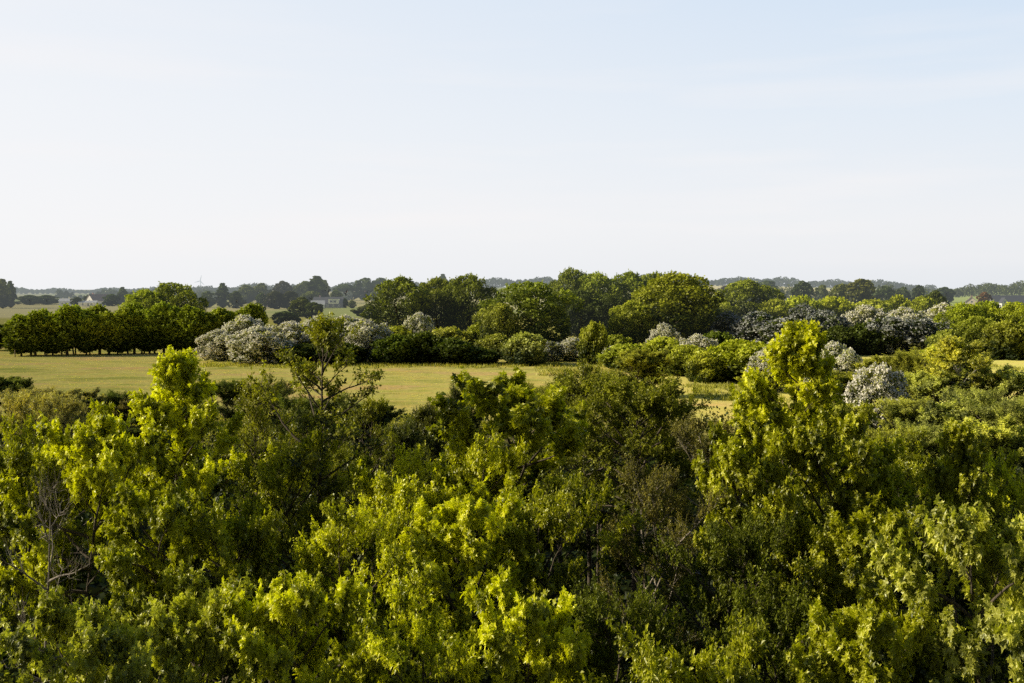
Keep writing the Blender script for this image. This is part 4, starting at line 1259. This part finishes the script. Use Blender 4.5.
NEAR = [
    # skyline-breaking individuals
    ('tall', 0, 178, 358, 140, 23, 'maple_sapling', 'glowing yellow green sapling with a pointed top reaching up over the left meadow', BRIGHT),
    ('sparse', 0, 322, 320, 150, 24, 'alder_sapling', 'tall sparse sapling with small leaves in front of the white hawthorns', SMALL),
    ('tall', 1, 792, 330, 165, 23, 'maple_sapling', 'tall bright leafy sapling with a domed top in front of the hawthorns at the right', BRIGHT),
    ('maple', 0, 520, 380, 165, 25, 'maple_tree', 'rounded maple with large glossy leaves in the centre below the meadow', MIDG),
    ('dark', 0, 636, 376, 165, 31, 'blackthorn_tree', 'dark small leaved tree right of the rounded maple', SMALL),
    ('dark', 1, 588, 372, 140, 34, 'blackthorn_tree', 'dark tree behind and between the rounded maple and the small leaved tree', SMALL),
    ('dark', 0, 664, 392, 90, 33, 'blackthorn_tree', 'dark small leaved tree at the edge of the grassy path', SMALL),
    ('sparse', 1, 590, 362, 60, 40, 'alder_sapling', 'thin leafy sapling standing against the path and creamy hawthorn', SMALL),
    ('maple', 1, 92, 416, 110, 20, 'maple_tree', 'bright topped maple left of the glowing pointed sapling', BRIGHT),
    ('hazel', 0, 20, 432, 110, 21, 'hazel_tree', 'leafy hazel cut by the left picture edge', MIDG),
    ('sparse', 1, 256, 380, 80, 26, 'alder_sapling', 'sparse sapling between the glowing sapling and the tall sparse one', SMALL),
    ('sparse', 0, 372, 400, 80, 27, 'alder_sapling', 'sparse sapling just right of the tall sparse one', SMALL),
    ('hazel', 1, 290, 432, 120, 23, 'hazel_tree', 'bright hazel below the tall sparse sapling', MIDG),
    ('willow', 1, 425, 404, 60, 46, 'willow_shrub', 'soft grey green shrub on the meadow edge left of the rounded maple', (0.12, 0.13, 0.04)),
    ('willow', 1, 462, 386, 44, 52, 'willow_shrub', 'upright feathery shrub on the meadow edge behind the rounded maple', (0.11, 0.125, 0.035)),
    ('willow', 1, 395, 424, 70, 42, 'willow_shrub', 'low dull green shrub between the sparse saplings and the meadow', (0.09, 0.105, 0.03)),
    ('hazel', 0, 400, 462, 130, 22, 'hazel_tree', 'bright hazel just left below the rounded maple', BRIGHT),
    ('maple', 0, 455, 500, 150, 18, 'maple_tree', 'bright maple in the lower middle with sunlit sprays', BRIGHT),
    ('hazel', 1, 550, 478, 130, 19, 'hazel_tree', 'hazel below the rounded maple, half in shade', MIDG),
    ('brown', 0, 708, 418, 120, 24, 'thorn_tree', 'half bare thorn tree with pale brown branches left of the tall bright sapling', BROWN),
    ('brown', 0, 655, 470, 130, 20, 'thorn_tree', 'twiggy half bare thorn below the dark small leaved tree', BROWN),
    ('dark', 1, 740, 520, 150, 18, 'blackthorn_tree', 'shaded dark tree at the foot of the half bare thorn', DARKG),
    ('dark', 0, 850, 438, 120, 25, 'blackthorn_tree', 'dark green tree right of the tall bright sapling', MIDG),
    ('hazel', 0, 900, 468, 110, 24, 'hazel_tree', 'mid green hazel between the dark tree and the pointed bright one', MIDG),
    ('tall', 0, 962, 430, 84, 22, 'maple_sapling', 'bright pointed sapling against the grey green scrub at the right', MIDG),
    ('hazel', 1, 1015, 462, 90, 22, 'hazel_tree', 'bright hazel cut by the right picture edge', BRIGHT),
    ('maple', 1, 985, 520, 150, 13, 'sycamore_tree', 'pale leaved sycamore in the lower right corner', PALEG),
    ('maple', 0, 872, 512, 130, 19, 'maple_tree', 'sunlit maple left of the pale leaved sycamore', MIDG),
    ('hazel', 1, 800, 500, 120, 20, 'hazel_tree', 'shaded hazel beneath the tall bright sapling', MIDG),
    ('maple', 0, 862, 610, 150, 13, 'maple_tree', 'low maple at the bottom edge left of the pale sycamore', MIDG),
    ('hazel', 0, 700, 632, 110, 12.5, 'hazel_tree', 'low spray topped hazel at the bottom edge below the dark tree', MIDG),
    ('dead', 0, 44, 470, 110, 17, 'dead_tree', 'bare dead tree with pale branches at the lower left', BROWN),
    ('maple', 1, 150, 492, 130, 18, 'maple_tree', 'maple below the glowing pointed sapling, shaded low down', MIDG),
    ('hazel', 0, 228, 502, 120, 19, 'hazel_tree', 'hazel to the right below the glowing pointed sapling', MIDG),
    ('hazel', 1, 345, 500, 130, 18, 'hazel_tree', 'bright hazel between two others in the lower left middle', BRIGHT),
    ('maple', 1, 60, 612, 150, 13, 'sycamore_tree', 'pale sycamore at the bottom edge in the lower left corner', PALEG),
    ('maple', 0, 185, 596, 130, 14.5, 'sycamore_tree', 'pale sycamore at the bottom edge, second from the left corner', PALEG),
    ('maple', 1, 300, 586, 140, 14, 'sycamore_tree', 'pale sycamore at the bottom edge, third from the left corner', BRIGHT),
    ('hazel', 1, 415, 590, 140, 14, 'hazel_tree', 'sunlit hazel at the bottom edge left of the middle', BRIGHT),
    ('maple', 0, 530, 592, 140, 14, 'maple_tree', 'sunlit maple at the bottom edge in the middle', BRIGHT),
    ('dark', 1, 620, 590, 130, 14.5, 'blackthorn_tree', 'dark shaded tree at the bottom edge right of the middle', DARKG),
    ('dark', 0, 780, 600, 130, 14.5, 'blackthorn_tree', 'deeply shaded tree at the bottom edge left of the low maple', DARKG),
    ('maple', 1, 842, 412, 120, 22, 'maple_tree', 'leafy maple against the right flank of the tall bright sapling', MIDG),
    ('maple', 0, 748, 436, 110, 21, 'maple_tree', 'leafy maple against the lower left flank of the tall bright sapling', MIDG),
    ('hazel', 0, 480, 436, 120, 23, 'hazel_tree', 'hazel tucked against the left shoulder of the rounded maple', BRIGHT),
    ('hazel', 1, 905, 436, 100, 27, 'hazel_tree', 'hazel standing between the tall bright sapling and the pointed one at the right', MIDG),
    # second rank, filling behind
    ('dark', 1, 40, 446, 130, 30, 'blackthorn_tree', 'dark tree behind the bare dead one at the left', DARKG),
    ('dark', 0, 240, 440, 140, 31, 'blackthorn_tree', 'dark tree filling in behind the glowing pointed sapling', DARKG),
    ('dark', 1, 340, 446, 130, 31, 'blackthorn_tree', 'dark tree filling in behind the tall sparse sapling', SMALL),
    ('dark', 0, 450, 450, 130, 32, 'blackthorn_tree', 'dark tree behind the left side of the rounded maple', DARKG),
    ('dark', 1, 760, 430, 140, 32, 'blackthorn_tree', 'dark tree behind the half bare thorn', SMALL),
    ('dark', 0, 930, 470, 140, 31, 'blackthorn_tree', 'dark tree behind the bright pointed sapling at the right', DARKG),
    ('dark', 1, 1020, 480, 120, 30, 'blackthorn_tree', 'dark tree behind the hazel at the right picture edge', DARKG),
    # birch and willow scrub
    ('scrub', 0, 884, 357, 82, 104, 'scrub_bush', 'olive scrub bush in front of the shaded grey hawthorns', (0.365, 0.365, 0.108)),
    ('scrub', 1, 920, 372, 75, 88, 'scrub_bush', 'pale olive scrub bush left of the birch', (0.486, 0.486, 0.189)),
    ('scrub', 0, 1000, 368, 92, 84, 'scrub_bush', 'grey green scrub bush right of the birch', (0.405, 0.419, 0.203)),
    ('scrub', 1, 905, 398, 107, 72, 'scrub_bush', 'low pale scrub bush below the straggling hawthorn', (0.486, 0.486, 0.189)),
    ('scrub', 0, 968, 400, 112, 66, 'scrub_bush', 'broad grey green scrub bush below the birch', (0.405, 0.419, 0.203)),
    ('scrub', 1, 1022, 396, 100, 62, 'scrub_bush', 'grey green scrub bush cut by the right picture edge', (0.405, 0.419, 0.203)),
    ('scrub', 0, 845, 404, 75, 74, 'scrub_bush', 'pale scrub bush at the right foot of the tall bright sapling', (0.486, 0.486, 0.189)),
    ('scrub', 1, 880, 428, 112, 56, 'scrub_bush', 'low olive scrub bush deepest in the right hand hollow', (0.365, 0.365, 0.108)),
    ('scrub', 0, 650, 366, 50, 112, 'scrub_bush', 'olive scrub bush where the path meets the meadow', (0.365, 0.365, 0.108)),
    ('scrub', 1, 600, 372, 75, 100, 'scrub_bush', 'olive scrub bush at the near edge of the meadow, below the copse', (0.365, 0.365, 0.108)),
    ('scrub', 0, 8, 377, 75, 92, 'green_bush', 'dull green bush at the left picture edge beyond the grey willows', (0.22, 0.25, 0.10)),
    ('scrub', 1, 30, 388, 80, 82, 'willow_shrub', 'grey twiggy willow shrub at the left picture edge', (0.405, 0.365, 0.257)),
    ('scrub', 0, 70, 390, 75, 80, 'willow_shrub', 'second grey twiggy willow shrub from the left picture edge', (0.405, 0.371, 0.257)),
    ('scrub', 1, 112, 392, 70, 84, 'green_bush', 'dull green bush behind the bright left sapling', (0.135, 0.165, 0.060)),
    ('scrub', 0, 134, 402, 57, 74, 'willow_shrub', 'brownish twiggy shrub just left of the bright left sapling', (0.225, 0.195, 0.120)),
    ('scrub', 1, 225, 380, 75, 88, 'green_bush', 'dull green bush on the meadow edge right of the bright left sapling', (0.150, 0.180, 0.060)),
    ('scrub', 0, 366, 404, 75, 70, 'green_bush', 'grey green bush right of the sparse tall sapling', (0.150, 0.165, 0.068)),
    ('scrub', 1, 274, 382, 62, 84, 'green_bush', 'grey green bush left of the sparse tall sapling', (0.150, 0.165, 0.068)),
    ('scrub', 0, 842, 372, 50, 90, 'scrub_bush', 'dull bush between the white hawthorn and the straggling one', (0.365, 0.365, 0.108)),
    ('scrub', 1, 915, 350, 80, 100, 'scrub_bush', 'ragged olive bush left of the birch crown, behind the pale scrub', (0.365, 0.365, 0.108)),
    ('scrub', 0, 940, 372, 70, 84, 'scrub_bush', 'grey green bush around the foot of the birch', (0.405, 0.419, 0.203)),
    ('scrub', 1, 975, 388, 80, 74, 'scrub_bush', 'ragged grey green bush just below and right of the birch', (0.405, 0.419, 0.203)),
    ('scrub', 0, 990, 420, 90, 52, 'scrub_bush', 'pale scrub bush just beyond the bright pointed sapling', (0.486, 0.486, 0.189)),
    ('scrub', 1, 935, 424, 90, 55, 'scrub_bush', 'feathery scrub bush in the right hand hollow, left of the pointed sapling', (0.405, 0.419, 0.203)),
    ('scrub', 0, 760, 372, 60, 100, 'scrub_bush', 'olive bush closing the far end of the grassy path', (0.365, 0.365, 0.108)),
    ('scrub', 1, 545, 384, 60, 76, 'scrub_bush', 'feathery bush on the meadow edge behind the rounded maple', (0.365, 0.365, 0.108)),
    ('scrub', 0, 640, 350, 70, 112, 'scrub_bush', 'ragged green bush in front of the spreading oak, at the meadow end', (0.365, 0.365, 0.108)),
    ('sparse', 1, 618, 372, 80, 44, 'alder_sapling', 'thin leafy sapling right of the one standing against the creamy hawthorn', SMALL),
    ('sparse', 0, 560, 376, 60, 42, 'alder_sapling', 'thin sapling behind the right shoulder of the rounded maple', SMALL),
    ('scrub', 0, 170, 402, 80, 66, 'scrub_bush', 'dull bush directly behind the glowing pointed sapling', (0.150, 0.180, 0.060)),
    ('scrub', 1, 310, 396, 70, 66, 'scrub_bush', 'dull bush behind the stem of the tall sparse sapling', (0.165, 0.195, 0.068)),
    ('scrub', 1, 820, 410, 80, 60, 'scrub_bush', 'olive bush behind the lower right side of the tall bright sapling', (0.365, 0.365, 0.108)),
    ('birch', 0, 955, 338, 90, 84, 'birch_tree', 'pale olive birch with a white stem in the scrub at the right', (0.513, 0.513, 0.189)),
    ('willow', 0, 20, 392, 60, 62, 'willow_shrub', 'pale bare twigged willow in front of the grey shrubs at the left', (0.405, 0.378, 0.257)),
    ('willow', 0, 58, 396, 54, 60, 'willow_shrub', 'second pale twigged willow, right of the one at the left edge', (0.405, 0.378, 0.257)),
]
for kind, v, px, top, w, Y, name, label, colr in NEAR:
    near(kind, v, px, top, w, Y, name, label, colr)
